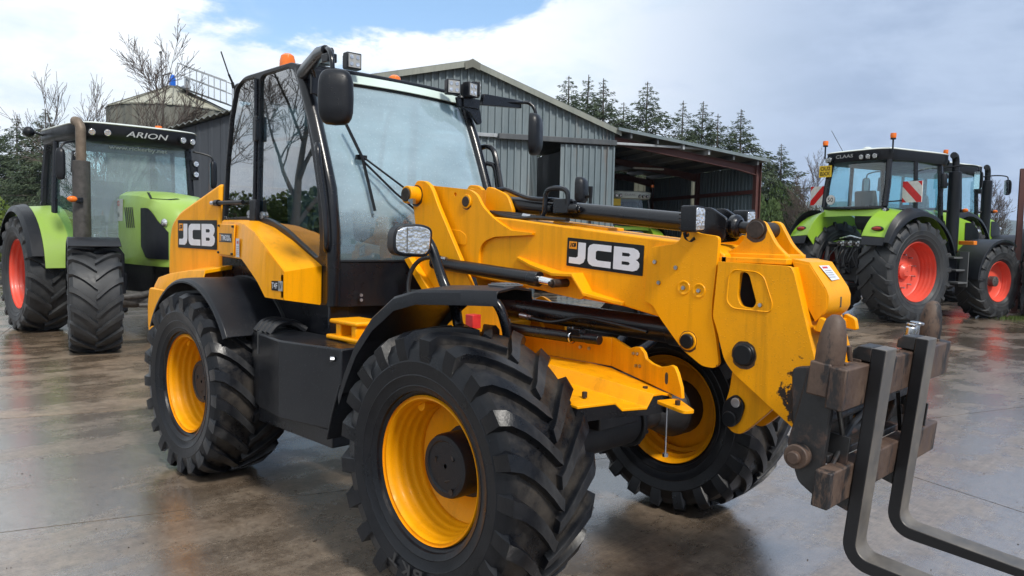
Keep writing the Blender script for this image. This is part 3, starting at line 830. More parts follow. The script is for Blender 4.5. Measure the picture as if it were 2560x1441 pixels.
def conifer(px, d, top, v, label, group, rz=0.0, zo=0.0):
    hor = 590 + (px - 1280) * .0214
    h = (hor - top) * d / FPX + CAM.z
    o = empty('conifer_tree', gpos(px, d, zo - .02), rz); o.scale = (h / 10.0,) * 3
    put(CONS[v][0], 'trunk', o); put(CONS[v][1], 'crown', o)
    tag(o, label, 'tree', group)
G1 = 'spruce trees behind the barn'
for px, d, top, v, rz, lb in ((1412, 46, 196, 2, 0, 'leftmost tall spruce rising behind the barn roof, beside the ridge slope'),
                         (1452, 50, 192, 1, 1, 'slim spruce second from the left behind the barn roof'),
                         (1502, 45, 204, 0, 2, 'spruce third from the left behind the barn roof, with a full crown'),
                         (1545, 52, 262, 2, 2.6, 'shorter spruce low between two taller ones behind the barn roof'),
                         (1600, 44, 212, 2, 3, 'broad spruce standing alone above the barn and lean-to junction'),
                         (1690, 46, 256, 3, 4, 'thin see-through spruce above the middle of the lean-to roof'),
                         (1735, 48, 258, 0, 5, 'dense spruce right of the thin one above the lean-to roof'),
                         (1782, 47, 290, 3, 0.7, 'ragged half-bare spruce above the lean-to roof'),
                         (1843, 45, 278, 0, 1.7, 'pointed spruce rising above the outer end of the lean-to roof')):
    conifer(px, d, top, v, lb, G1, rz)
G2 = 'spruce trees at the left edge'
for px, d, top, v, rz, lb in ((-22, 44, 290, 0, 0.3, 'spruce cut off by the left edge of the picture'), (40, 46, 288, 1, 1.2, 'tall narrow spruce second from the left edge'), (88, 52, 330, 3, 3.2, 'shorter spruce in the gap right of the left edge spruces'), (122, 42, 276, 2, 2.2, 'spruce right behind the left tractor cab roof'), (178, 58, 345, 0, 2.9, 'low spruce top just above the left tractor roof')):
    conifer(px, d, top, v, lb, G2, rz)
def bush_mesh(name, mat, n, seed, s0, flat=1.0, lump=7):
    """leafy mass: leaf faces spread through several overlapping lobes (unit radius)"""
    rg = random.Random(seed); c = MB(); cs = [(Vector((rg.uniform(-.6, .6), rg.uniform(-.6, .6), rg.uniform(.25, 1.2))), rg.uniform(.3, .6)) for _ in range(lump)]
    for i in range(n):
        ce, r = rg.choice(cs); d = Vector((rg.gauss(0, 1), rg.gauss(0, 1), rg.gauss(0, 1))).normalized(); p = ce + d * r * rg.random() ** .4
        if p.z < 0: p.z = -p.z * .3
        dr = (d + Vector((rg.uniform(-1, 1), rg.uniform(-1, 1), rg.uniform(-1, 1)))).normalized(); sd = dr.orthogonal().normalized() * s0 * .5; s = s0 * rg.uniform(.6, 1.3)
        c.add([p, p + dr * s * .5 + sd, p + dr * s, p + dr * s * .5 - sd], [(0, 1, 2, 3)])
    return c.mesh(name, mat, 0, False)
IVY = bush_mesh('crown', 'ivy', 5200, 9, .075, lump=9)
SHR = bush_mesh('crown', 'shrub_leaf', 2600, 4, .085)
st = MB()
for k in range(5): st.tube([(0, 0, 0), (.15 * math.cos(k * 1.3), .15 * math.sin(k * 1.3), .5), (.4 * math.cos(k * 1.3), .4 * math.sin(k * 1.3), 1.0)], [.05, .03, .01], 5)
STEM = st.mesh('stem', 'bark', 50)
def bush(name, px, d, w, h, me, label, cat, group=None, rz=0):
    o = empty(name, gpos(px, d, -.02), rz); o.scale = (w, w, h); put(STEM, 'stem', o); put(me, 'crown', o); tag(o, label, cat, group)
G3 = 'ivy-clad trees right of the barn'
for px, d, w, h, rz, lb in ((1915, 40, 1.15, 3.0, 0, 'ivy-covered tree right beside the maroon lean-to column'), (1960, 43, 1.2, 3.5, 1, 'tallest ivy-covered tree between the barn and the rear-facing tractor'), (2005, 41, 1.0, 2.3, 2, 'low ivy-covered tree left of the red striped marker board')):
    bush('ivy_tree', px, d, w, h, IVY, lb, 'tree', G3, rz)
conifer(1944, 44, 362, 0, 'spruce top above the ivy-covered trees right of the barn', 'spruce trees right of the barn', .5); conifer(1908, 46, 392, 1, 'small spruce just right of the maroon lean-to column', 'spruce trees right of the barn', 1.5)
bush('shrub', 22, 27, 1.15, 1.55, SHR, 'yellow-green shrub at the left edge beyond the front-facing tractor', 'shrub'); bush('shrub', 100, 34, 1.6, 1.1, IVY, 'dark green shrub below the left edge spruces', 'shrub')
def bare_mesh(h, seed, levels=5, spread=.55, first=.22, up=.55, multi=1):
    rg = random.Random(seed); t = MB(); tw = MB()
    def grow(p, d, L, r, lv):
        n = 5 if lv > 1 else 3; pts = [p]; q = p.copy(); dd = d.copy()
        for k in range(n):
            dd = (dd + Vector((rg.uniform(-1, 1), rg.uniform(-1, 1), rg.uniform(-.6, 1) * up)) * .13 + Vector((0, 0, .05 * up))).normalized(); q = q + dd * L / n; pts.append(q.copy())
        tgt = t if lv >= levels - 1 else tw
        rs = [max(.0085, r * (1 - .62 * k / n)) for k in range(n + 1)]
        tgt.tube(pts, rs, 6 if lv >= levels - 1 else 3, cap=False)
        if lv == 0:
            return
        nb = rg.randint(3, 5) if lv > 1 else rg.randint(2, 4)
        for b in range(nb):
            f = first + (1 - first) * (b + rg.random() * .8) / nb; k = min(n - 1, int(f * n)); base = pts[k].lerp(pts[k + 1], f * n - k)
            dk = (pts[k + 1] - pts[k]).normalized(); o = dk.orthogonal().normalized(); a = rg.uniform(0, 6.28)
            nd_ = (dk * math.cos(spread) + (o * math.cos(a) + dk.cross(o) * math.sin(a)) * math.sin(spread) * rg.uniform(.7, 1.2) + Vector((0, 0, .22 * up))).normalized()
            grow(base, nd_, L * rg.uniform(.50, .72) * (1.12 - .35 * f), rs[k] * .58, lv - 1)
        grow(pts[-1], dd, L * .55, rs[-1], lv - 1)
    for s in range(multi):
        d0 = Vector((rg.uniform(-.25, .25) * (multi > 1), rg.uniform(-.25, .25) * (multi > 1), 1)).normalized(); grow(Vector((0, 0, 0)), d0, h * .46, h * .0150, levels)
    return t.mesh('trunk', 'bark', 60, False), tw.mesh('branches', 'twig', 60, False)
def bare(px, d, h, me, label, group=None, rz=0.0, loc=None, sc=1.0):
    o = empty('bare_tree', loc if loc else gpos(px, d, -.02), rz); o.scale = (h / 10 * sc,) * 3
    put(me[0], 'trunk', o); put(me[1], 'branches', o); tag(o, label, 'tree', group)
BT = [bare_mesh(10, 21, 5, .62, .12, .5), bare_mesh(10, 33, 4, .6, .15, .5, 3), bare_mesh(10, 45, 5, .62, .25, .4)]
bare(368, 25, 8.6, BT[0], 'tall bare tree in front of the round storage tank', 'bare trees on the left', .4)
bare(268, 27, 7.9, BT[1], 'smaller bare tree left of the round storage tank', 'bare trees on the left', 1.0)
bare(2035, 40, 7.0, BT[0], 'bare tree left of the rear-facing tractor cab', 'bare trees on the right', 2.0)
bare(2480, 46, 6.2, BT[2], 'bare tree right of the rear-facing tractor, against the hills', 'bare trees on the right', 1.0)
bare(0, 0, 13, BT[2], 'large bare tree seen mirrored in the loader side window', None, .6, (-20.5, -11.0, -.02))
bare(0, 0, 13, BT[0], 'bare tree beside the large one, mirrored in the loader rear side window', None, 2.2, (-27.5, -11.6, -.02))
# hedge behind the camera's left, mirrored in the side window
for i, (x, y, w, h, lb) in enumerate(((-30, -14.5, 2.6, 2.4, 'nearest hedge bush mirrored low in the loader side window'), (-33, -18.5, 3.0, 2.9, 'tallest hedge bush mirrored low in the loader side window'), (-27, -18.5, 2.4, 2.0, 'low hedge bush mirrored at the front of the loader side window'), (-38, -15, 3.0, 2.6, 'farthest hedge bush mirrored in the loader rear side window'))):
    o = empty('hedge_bush', (x, y, -.02), i * 1.3); o.scale = (w, w, h); put(STEM, 'stem', o); put(IVY, 'crown', o); tag(o, lb, 'hedge', 'hedge bushes beyond the yard')
# posts and grass at the right
for px, d, h, w, lb in ((2540, 19.5, 3.62, .12, 'maroon steel post at the right edge of the yard'), (2060, 30, 3.1, .16, 'maroon steel post behind the left marker board of the rear-facing tractor')):
    o = empty('steel_post', gpos(px, d), .4); tag(o, lb, 'post', 'maroon posts')
    m = MB(); m.box((0, -w / 2, h / 2), (w, .012, h)); m.box((0, w / 2, h / 2), (w, .012, h)); m.box((0, 0, h / 2), (.012, w, h)); m.build('beam', 'maroon', o)
    m = MB(); m.box((0, 0, .01), (w * 2, w * 2, .02)); m.build('base_plate', 'maroon', o)
m = MB(); rg = random.Random(8)
for i in range(700):
    p = gpos(rg.gauss(2560, 28), 17.6 + rg.gauss(0, .16)); hgt = rg.uniform(.03, .10); a = rg.uniform(0, 6.28); w = Vector((math.cos(a), math.sin(a), 0)) * .006; tp = Vector((rg.uniform(-.04, .04), rg.uniform(-.04, .04), hgt))
    m.add([p - w, p + w, p + tp], [(0, 1, 2)])
tag(m.build('grass_tuft', 'grass_blade', smooth=0, recalc=False), 'small patch of grass on the concrete at the right edge', 'grass', kind='stuff')
# ================================================================== wheels
def tyre_mesh(name, Rt, hw, rr, yr, N, h, lw, mat, adv=0.30, face=0.0):
    """tractor tyre: carcass plus two staggered rows of curved chevron lugs (centre end leads at the front)"""
    mb = MB(); Rc = Rt - h
    half = [(rr - 0.012, yr - 0.012), (rr + 0.012, yr + 0.006), (rr + 0.05 * (Rt - rr), yr + 0.020)]
    rm = rr + (Rt - rr) * 0.50
    half += [(rr + (Rt - rr) * 0.12, hw * 0.915), (rr + (Rt - rr) * 0.135, hw * 0.930), (rr + (Rt - rr) * 0.15, hw * 0.922), (rr + (Rt - rr) * 0.28, hw * 0.965), (rr + (Rt - rr) * 0.295, hw * 0.980), (rr + (Rt - rr) * 0.31, hw * 0.972), (rm - 0.02, hw * 1.0), (rm, hw * 1.012), (rm + 0.006, hw * 1.0),
             (rr + (Rt - rr) * 0.66, hw * 0.985), (Rc - 0.16 * (Rt - rr), hw * 0.965), (Rc - 0.014, hw * 0.88), (Rc, hw * 0.62), (Rc + 0.006, 0)]
    prof = [(r, -y) for r, y in half] + [(r, y) for r, y in reversed(half[:-1])]
    mb.lathe(prof, 88)
    d = Rt - rr
    st = [(rr + d * 0.53, 1.0, 0.0, 1.0, 0.003, 0.0), (rr + d * 0.64, 0.99, 0.15, 1.0, h * 0.30, 0.0), (rr + d * 0.80, 0.95, 0.6, 0.75, h * 0.70, 0.0),
          (Rc - 0.012, 0.83, 0.95, 0.30, h, 0.06), (Rc - 0.006, 0.66, 1, 0.05, h, 0.22), (Rc - 0.003, 0.46, 1, 0, h, 0.42), (Rc, 0.26, 1, 0, h, 0.66), (Rc, 0.08, 1, 0, h * 0.98, 0.90), (Rc, -0.02, 1, 0, h * 0.95, 1.0)]
    for sd in (-1, 1):
        for i in range(N):
            t0 = 2 * math.pi * (i + (0.5 if sd > 0 else 0)) / N
            vs = []
            for j, (rb, yf, nr, ny, hh, a) in enumerate(st):
                q = j / (len(st) - 1)
                wt = lw * (1.25 - 0.45 * q) / 2 / Rt; wb = wt + 0.013 / Rt * (1.3 if j > 1 else 0.5)
                th = t0 + adv * (a ** 0.9)
                for wd, ht in ((-wb, 0), (-wt, 1), (wt, 1), (wb, 0)):
                    r = rb - (0.004 if j < 2 else 0.022 if ht == 0 else 0.004) + nr * hh * ht; y = sd * (yf * hw - 0.003 + ny * hh * ht)
                    vs.append((r * math.sin(th + wd), y, r * math.cos(th + wd)))
            m = len(st)
            fs = [(j * 4 + k, j * 4 + k + 1, (j + 1) * 4 + k + 1, (j + 1) * 4 + k) for j in range(m - 1) for k in range(3)]
            fs += [(0, 1, 2, 3), ((m - 1) * 4 + 3, (m - 1) * 4 + 2, (m - 1) * 4 + 1, (m - 1) * 4)]
            mb.add(vs, fs)
    return mb.mesh(name, mat, 32)
def rim_mesh(name, rr, yr, s, mat, dish, steps=5, disc_r=0.6):
    """rim barrel with ridges; s = side the outside faces; dish = how far in from the outer lip the disc sits"""
    mb = MB()
    P = [(rr - 0.004, yr + 0.004), (rr, yr - 0.006), (rr - 0.008, yr - 0.010), (rr - 0.018, yr - 0.006)]
    r, y = rr - 0.022, yr - 0.010
    for i in range(steps):
        dy = dish / steps
        P += [(r, y - dy * 0.15), (r - 0.0048, y - dy * 0.5), (r - 0.001, y - dy * 0.85)]
        y -= dy; r -= rr * 0.025
    P += [(r, y), (r - 0.02, y - 0.012), (rr * disc_r, y - 0.03), (rr * disc_r * 0.6, y - 0.02), (0.01, y - 0.02)]
    mb.lathe([(a, s * b) for a, b in P], 64)
    # inner half of the barrel, open towards the machine
    Q = [(r, y), (r + 0.004, y - 0.02), (rr - 0.075, -yr * 0.30), (rr - 0.05, -yr * 0.34), (rr - 0.046, -yr * 0.62), (rr - 0.025, -yr * 0.66), (rr - 0.022, -yr * 0.9), (rr, -yr), (rr - 0.004, -yr - 0.006)]
    mb.lathe([(a, s * b) for a, b in Q], 64)
    return mb.mesh(name, mat, 50)
def wheel(parent, loc, s, tyre_me, rim_me, hub, steer=0.0, spin=0.0):
    w = empty('wheel', loc, steer, parent)
    t = put(tyre_me, 'tyre', w, rot=(0, spin, 0)); put(rim_me, 'rim', w, rot=(0, spin * 0.7, 0))
    hub(w, s)
    return w

# ================================================================== the yellow telescopic loader
LD = empty('telescopic_loader')
tag(LD, 'yellow telescopic wheel loader with black cab, parked in front of all the green tractors', 'loader')
jt = tyre_mesh('loader_tyre', 0.638, 0.242, 0.340, 0.19, 21, 0.046, 0.064, 'rubber', 0.36)
jr = {s: rim_mesh('loader_rim', 0.335, 0.19, s, 'yellow_rim', 0.20) for s in (-1, 1)}
def jhub(w, s):
    m = MB(); m.lathe([(0.148, s * -0.09), (0.148, s * 0.075), (0.140, s * 0.092), (0.118, s * 0.094), (0.112, s * 0.088), (0.01, s * 0.088)], 40)
    o = m.build('hub', 'dark_plastic', w)
    for k in range(3):
        a = 0.4 + k * 2.1; m = MB()
        m.cyl((0.07 * math.sin(a), s * 0.08, 0.07 * math.cos(a)), (0.07 * math.sin(a + .6), s * 0.0905, 0.07 * math.cos(a + .6)), 0.006, n=6); m.build('hub_mark', 'pin_steel', w)
    for p_, q_, r_ in (((0.05, s * 0.07, -0.105), (0.05, s * 0.098, -0.105), 0.014), ((0.19, s * -0.03, -0.16), (0.19, s * 0.035, -0.16), 0.024)):
        m = MB(); m.cyl(p_, q_, r_, n=8); m.build('hub_bolt', 'pin_steel', w)
    m = MB(); m.tube([(-0.13, s * 0.03, 0.262), (-0.135, s * 0.07, 0.255), (-0.137, s * 0.12, 0.262)], [0.018, 0.026, 0.028], 10)
    m.build('valve_guard', 'yellow_rim', w)
for (x, s, sp) in ((0, -1, 0.07), (0, 1, 0.2), (-2.574, -1, 0.12), (-2.574, 1, 0.33)):
    wheel(LD, (x, s * 0.942, 0.62), s, jt, jr[s], jhub, 0, sp)
# raised lettering on the front tyre wall
front_near = [c for c in LD.children if c.name.startswith('wheel')][0]
simple('tyre_letter', (0.035, 0.036, 0.038), 0.5)
for i, ch in enumerate('BKT'):
    a = R(178) + i * R(11)
    rad = Vector((math.sin(a), 0, math.cos(a))); tan = Vector((math.cos(a), 0, -math.sin(a)))
    text('tyre_letter', ch, 'tyre_letter', front_near, rad * 0.425 + Vector((0, -0.2475, 0)) - tan * 0.03, tan, rad, 0.062, 0.058, 0.004, 0.03)

def bolt1(p0, p1, r, mat='bolt_steel', n=6, par=None, name='bolt'):
    m = MB(); m.cyl(p0, p1, r, n=n); return m.build(name, mat, par or LD)
# ---- axles and lower chassis
m = MB(); m.cyl((0, -0.75, 0.62), (0, 0.75, 0.62), 0.085, n=20)
m.cyl((0, -0.30, 0.62), (0, 0.30, 0.62), 0.135, n=24); m.cyl((0, 0.30, .62), (0, .335, .62), .155, n=24); m.cyl((0, -0.33, .62), (0, -.30, .62), .155, n=24)
for s in (-1, 1):
    m.cyl((0, s * 0.56, .62), (0, s * 0.75, .62), .085, .17, 24)
    m.cyl((0, s * 0.75, .62), (0, s * 0.90, .62), .17, n=24)
m.box((-.05, 0, .80), (.5, .34, .26))
m.build('front_axle', 'dark_cast', LD, 0.008)
for k in range(10):
    a = k * 0.628
    for y in (-.345, .345): bolt1((.145 * math.sin(a), y, .62 + .145 * math.cos(a)), (.145 * math.sin(a), y * 0.93, .62 + .145 * math.cos(a)), .012, 'dark_cast', name='axle_bolt')
m = MB(); m.cyl((-2.574, -.75, .62), (-2.574, .75, .62), .10, n=20); m.cyl((-2.574, -.28, .62), (-2.574, .28, .62), .16, n=24); m.build('rear_axle', 'dark_cast', LD)
m = MB(); m.box((-.55, 0, .80), (1.15, .40, .36)); m.box((-1.2, 0, .78), (.5, .26, .5)); m.box((-2.5, 0, .88), (2.3, .62, .5)); m.box((-1.55, 0, .55), (.9, .9, .12))
m.build('chassis_frame', 'dark_cast', LD, 0.01)

# ---- front chassis tub: floor with pressed ridges and the near upright plate
A, B, C = (-0.62, -0.06), (0.19, -0.075), (0.747, -0.286)
def wp(t, z):  # along B-C
    return (B[0] + (C[0] - B[0]) * t, B[1] + (C[1] - B[1]) * t, z)
def plate(pts_out, nrm, name, mat, holes=()):
    m = MB(); n = len(pts_out); nv = Vector(nrm).normalized() * 0.018
    vs = [Vector(p) for p in pts_out] + [Vector(p) + nv for p in pts_out]
    m.add(vs, [tuple(range(n)), tuple(range(2 * n - 1, n - 1, -1))] + [(i, n + i, n + (i + 1) % n, (i + 1) % n) for i in range(n)])
    return m.build(name, mat, LD, 0.003)
nb = Vector((-(C[1] - B[1]), C[0] - B[0], 0))
wallp = [wp(0, 1.0), wp(1.0, 0.95), wp(.985, 1.0), wp(.933, 1.059), wp(.895, 1.085), wp(.856, 1.089), wp(.80, 1.078), wp(.707, 1.066), wp(.60, 1.072), wp(.513, 1.087), wp(.485, 1.115), wp(.425, 1.136), wp(.36, 1.132), wp(.272, 1.117), wp(0.02, 1.150), wp(0, 1.150)]
plate(wallp, nb, 'side_plate', 'yellow_worn')
plate([(A[0], A[1], 1.0), (B[0], B[1], 1.0), (B[0], B[1], 1.15), (-.25, -.068, 1.135), (A[0], A[1], 1.10)], (0, 1, 0), 'side_plate', 'yellow')
for t, z in ((.344, 1.097), (.40, 1.10), (.385, 1.04), (.44, 1.043)):
    p = Vector(wp(t, z)); bolt1(p, p - nb.normalized() * 0.010, 0.008)
for x in (-.02, .04): bolt1((x, -.066, 1.075), (x, -.08, 1.075), .009)
m = MB(); p0 = Vector(wp(.803, 1.022)) - nb.normalized() * 0.001
dd = Vector((C[0] - B[0], C[1] - B[1], 0)).normalized()
sl_ = [p0 + dd * (0.012 * math.cos(a)) + Vector((0, 0, 0.016 * math.sin(a) + (0.012 if math.sin(a) > 0 else -0.012))) for a in [k * math.pi / 8 for k in range(16)]]
m.add([tuple(p) for p in sl_], [tuple(range(16))]); m.build('plate_slot', 'interior', LD)
# floor: cross section along y, running forward and slightly down
def floor_row(t):
    x0 = -0.62 + t * 1.30; zc = 1.0 - 0.05 * max(0, (x0 - .1) / .6)
    if x0 < B[0]: y0 = A[1] + (B[1] - A[1]) * (x0 - A[0]) / (B[0] - A[0])
    else: y0 = B[1] + (C[1] - B[1]) * (x0 - B[0]) / (C[0] - B[0])
    cut = 1 - 0.17 * t
    return [(x0 + 0.10 * 0, y0, zc), (x0 - .02 * t, -.20 - .04 * t, zc), (x0 - .03 * t, -.235 - .06 * t, zc + .012), (x0 - .04 * t, -.33 - .02 * t, zc + .012), (x0 - .05 * t, -.375 - .01 * t, zc - .045), (x0 - .10 * t, -.50, zc - .045), (x0 - .11 * t, -.54, zc - .01), (x0 - .16 * t, -.74, zc - .01)]
rows = [floor_row(i / 8) for i in range(9)]
m = MB(); m.slab(rows, (0, 0, -0.012)); m.build('deck_plate', 'yellow_worn', LD, 0.002)
m = MB(); f = rows[-1]; m.slab([[Vector(p) + Vector((.001, 0, -.013)) for p in f], [Vector((p[0] - .02, p[1], .865)) for p in f]], (-.02, 0, 0)); m.build('deck_skirt', 'black_paint', LD)
m = MB(); m.prism(rnd([(.70, -.24), (.885, -.40), (.86, -.45), (.66, -.36)], .02), 'z', .925, .940); m.build('deck_tab', 'yellow_worn', LD, 0.002)
for x, y, z in ((.78, -.37, .935), (.56, -.30, .955), (.46, -.62, .955)): bolt1((x, y, z), (x, y, z + .025), .012, 'pin_steel')
m = MB(); m.cyl((.70, -.33, .93), (.70, -.33, .70), .004, n=6); m.cyl((.70, -.33, .70), (.70, -.33, .685), .013, n=6); m.build('drop_rod', 'bolt_steel', LD)

# ---- mast (rear tower of the boom)
mast = [(-1.245, 1.994), (-1.167, 1.991), (-1.118, 1.966), (-1.08, 1.917), (-1.036, 1.839), (-0.819, 1.516), (-0.713, 1.359), (-0.52, 1.05), (-.52, .86), (-1.08, .86), (-1.10, 1.20), (-1.171, 1.406), (-1.25, 1.444), (-1.302, 1.492), (-1.297, 1.52), (-1.235, 1.54), (-1.256, 1.731), (-1.281, 1.856), (-1.31, 1.944), (-1.27, 1.96)]
for s in (-1, 1):
    m = MB(); m.prism(rnd(mast, .025, 3), 'y', s * .205, s * .235); m.build('mast_plate', 'yellow', LD, 0.004)
    m = MB(); m.cyl((-1.245, s * .235, 1.903), (-1.245, s * .315, 1.903), .055, n=28); m.build('pin_boss', 'yellow', LD, 0.004)
    m = MB(); m.cyl((-1.245, s * .315, 1.903), (-1.245, s * .325, 1.903), .042, n=28); m.build('pivot_pin', 'pin_steel', LD, 0.003)
    m = MB(); m.prism(rnd([(-.60, 1.30), (-.42, 1.22), (-.40, 1.12), (-.46, .86), (-.95, .86), (-.85, 1.18)], .03), 'y', s * .24, s * .26); m.build('mast_gusset', 'yellow', LD, 0.003)
    m = MB(); m.prism([(-1.30, 1.50), (-1.25, 1.515), (-.98, 1.26), (-1.02, 1.22)], 'y', s * .235, s * .285); m.build('mast_rib', 'yellow', LD, 0.004)
m = MB(); m.box((-.86, 0, 1.0), (.44, .40, .30)); m.build('mast_crossmember', 'yellow', LD, 0.01)
m = MB(); m.box((-1.16, -.33, 1.86), (.03, .02, .03)); m.cyl((-1.19, -.318, 1.865), (-1.19, -.335, 1.865), .011, n=6); m.build('bolt', 'bolt_steel', LD)

# ---- boom
boom = [(-1.10, 1.80), (-0.633, 1.770), (-0.462, 1.757), (0.221, 1.690), (0.78, 1.640), (0.86, 1.60), (0.86, 1.25), (0.533, 1.290), (0.323, 1.325), (-0.032, 1.350), (-0.252, 1.369), (-0.90, 1.42), (-1.15, 1.55)]
m = MB(); m.prism(rnd(boom, .012, 2), 'y', -.158, .158); m.build('boom_section', 'yellow', LD, 0.030, 4)
rear = [(-1.20, 1.975), (-1.159, 1.964), (-0.810, 1.930), (-0.749, 1.900), (-0.699, 1.831), (-0.613, 1.766), (-0.512, 1.716), (-0.458, 1.694), (-0.295, 1.681), (-0.299, 1.670), (-0.60, 1.655), (-0.684, 1.625), (-0.722, 1.570), (-0.725, 1.455), (-1.03, 1.47), (-1.22, 1.56)]
hole = [(-.939 + .013 * math.cos(k * .785), 1.904 + .013 * math.sin(k * .785)) for k in range(8)]
for s in (-1, 1):
    m = MB(); m.prism(rnd(rear, [.02, .02, .045, .03, .03, .04, .04, .0, .0, .0, .03, .04, .04, .01, .01, .02], 4), 'y', s * .158, s * .180, holes=[hole]); m.build('boom_cheek', 'yellow', LD, 0.003)
    m = MB(); m.cyl((-.833, s * .17, 1.86), (-.833, s * .190, 1.86), .042, n=26); m.build('pin_boss', 'yellow', LD, 0.003)
    m = MB(); m.cyl((-.833, s * .17, 1.86), (-.833, s * .194, 1.86), .031, n=26); m.build('pin', 'pin_steel', LD, 0.003)
    m = MB(); m.prism(rnd([(-1.02, 1.70), (-.88, 1.687), (-.83, 1.66), (-.83, 1.60), (-.97, 1.61)], .015), 'y', s * .180, s * .184); m.build('pressing', 'yellow', LD, 0.002)
    m = MB(); m.prism(rnd([(-.78, 1.955), (-.70, 1.94), (-.60, 1.90), (-.55, 1.80), (-.62, 1.70), (-.80, 1.74)], .03), 'y', s * .045, s * .075); m.build('cylinder_lug', 'yellow', LD, 0.004)
m = MB(); m.box((-1.0, 0, 1.80), (.20, .32, .02)); m.build('cross_plate', 'yellow', LD, 0.004)
front_dbl = [(0.453, 1.362), (0.470, 1.600), (0.486, 1.623), (0.61, 1.641), (0.640, 1.657), (0.652, 1.700), (0.673, 1.720), (0.691, 1.719), (0.731, 1.693), (0.840, 1.680), (0.834, 1.547), (0.82, 1.397), (0.819, 1.322), (0.843, 1.234), (0.865, 1.110), (0.841, 1.090), (0.782, 1.091), (0.675, 1.154), (0.546, 1.290), (0.500, 1.350)]
hole = [(.677 + .013 * math.cos(k * .785), 1.686 + .013 * math.sin(k * .785)) for k in range(8)]
for s in (-1, 1):
    m = MB(); m.prism(rnd(front_dbl, .02, 3), 'y', s * .158, s * .180, holes=[hole]); m.build('boom_cheek', 'yellow', LD, 0.003)
    for x, z in ((.509, 1.554), (.626, 1.532), (.535, 1.457), (.67, 1.441), (.75, 1.433)): bolt1((x, s * .178, z), (x, s * .188, z), .010)
    for x, z in ((.67, 1.441), (.75, 1.433)):
        m = MB(); m.lathe([(.034, s * .180), (.032, s * .183), (.026, s * .1835), (.022, s * .181)], 24, (x, 0, z)); m.build('pressing', 'yellow', LD)
    m = MB(); m.cyl((.704, s * .17, 1.198), (.704, s * .187, 1.198), .043, n=28); m.build('pin_boss', 'yellow', LD, 0.003)
    m = MB(); m.cyl((.704, s * .17, 1.198), (.704, s * .202, 1.198), .034, n=28); m.build('pin', 'decal_black', LD, 0.005)
# side bracket that takes the levelling cylinder rod
br = [(-0.418, 1.549), (-0.395, 1.553), (-0.269, 1.515), (-0.081, 1.478), (0.051, 1.481), (0.118, 1.388), (0.323, 1.355), (0.32, 1.341), (-0.01, 1.340), (-0.20, 1.365), (-.10, 1.45), (-.16, 1.475), (-.30, 1.497)]
m = MB()
top = [(-0.418, 1.549), (-0.269, 1.515), (-0.081, 1.478), (0.051, 1.481), (0.118, 1.388), (0.323, 1.350)]
m.slab([[(x, -.150, z) for x, z in top], [(x, -.150 - w, z - .004) for (x, z), w in zip(top, (.02, .07, .10, .10, .085, .025))]], (0, 0, -.016))
m.prism(rnd([(-.13, 1.462), (.045, 1.468), (.105, 1.375), (.05, 1.340), (-.19, 1.365), (-.10, 1.41)], .01), 'y', -.15, -.172)
m.build('cylinder_bracket', 'yellow', LD, 0.003)
m = MB(); m.cyl((-.045, -.17, 1.422), (-.045, -.29, 1.422), .022, n=16); m.cyl((-.045, -.29, 1.422), (-.045, -.31, 1.422), .013, n=6); m.build('pin', 'pin_steel', LD, .003)
m = MB(); m.prism([(-.30, 1.735), (-.20, 1.725), (-.05, 1.715), (.1, 1.700), (.1, 1.716), (-.28, 1.752)], 'y', -.02, .12); m.build('top_strip', 'yellow_worn', LD, 0.003)

# ---- hydraulic cylinders
m = MB(); m.cyl((-.793, 0, 1.862), (.62, 0, 1.742), .046, n=28); m.sph((-.79, 0, 1.862), .05); m.cyl((.56, 0, 1.747), (.64, 0, 1.740), .052, n=28); m.build('tilt_cylinder', 'black_paint', LD, 0.004)
m = MB(); m.cyl((.60, 0, 1.744), (.95, 0, 1.716), .028, n=20); m.build('tilt_cylinder_rod', 'black_paint', LD)
m = MB(); m.lathe([(.035, 0), (.052, .005), (.055, .03), (.045, .045), (.03, .05)], 24, (.80, 0, 1.728), 'x'); m.build('rod_gland', 'black_paint', LD, 0.003)
for s in (-1, 1):
    m = MB(); m.prism(rnd([(.62, 1.69), (.66, 1.81), (.73, 1.815), (.82, 1.76), (.80, 1.66), (.70, 1.65)], .02), 'y', s * .055, s * .075); m.build('cylinder_end', 'black_paint', LD, 0.004)
m = MB(); m.cyl((-.80, 0, 1.245), (.58, 0, 1.208), .064, n=30); m.cyl((.50, 0, 1.211), (.60, 0, 1.207), .072, n=30); m.build('lift_cylinder', 'black_paint', LD, 0.004)
m = MB(); m.cyl((-1.0, -.27, 1.490), (-.187, -.27, 1.440), .037, n=26); m.cyl((-.215, -.27, 1.4415), (-.150, -.27, 1.4375), .041, n=26); m.cyl((-1.02, -.27, 1.492), (-.99, -.27, 1.490), .041, n=26); m.build('levelling_cylinder', 'black_paint', LD, 0.003)
m = MB(); m.cyl((-.187, -.27, 1.440), (-.05, -.27, 1.424), .023, n=20); m.build('levelling_cylinder_rod', 'chrome', LD)
m = MB(); m.cyl((-.536, -.15, 1.136), (-.03, -.15, 1.136), .031, n=22); m.cyl((-.03, -.15, 1.137), (.10, -.15, 1.14), .024, n=16); m.cyl((.08, -.15, 1.14), (.17, -.15, 1.141), .027, n=16)
m.box((.01, -.15, 1.165), (.09, .05, .04)); m.build('accumulator', 'black_paint', LD, 0.004)
m = MB()
for x in (-.49, -.02): m.lathe([(.033, 0), (.035, 0.002), (.035, .008), (.033, .01)], 20, (x, -.15, 1.136), 'x'); m.cyl((x + .005, -.15, 1.168), (x + .005, -.15, 1.19), .006, n=6)
m.build('clamp', 'steel', LD)
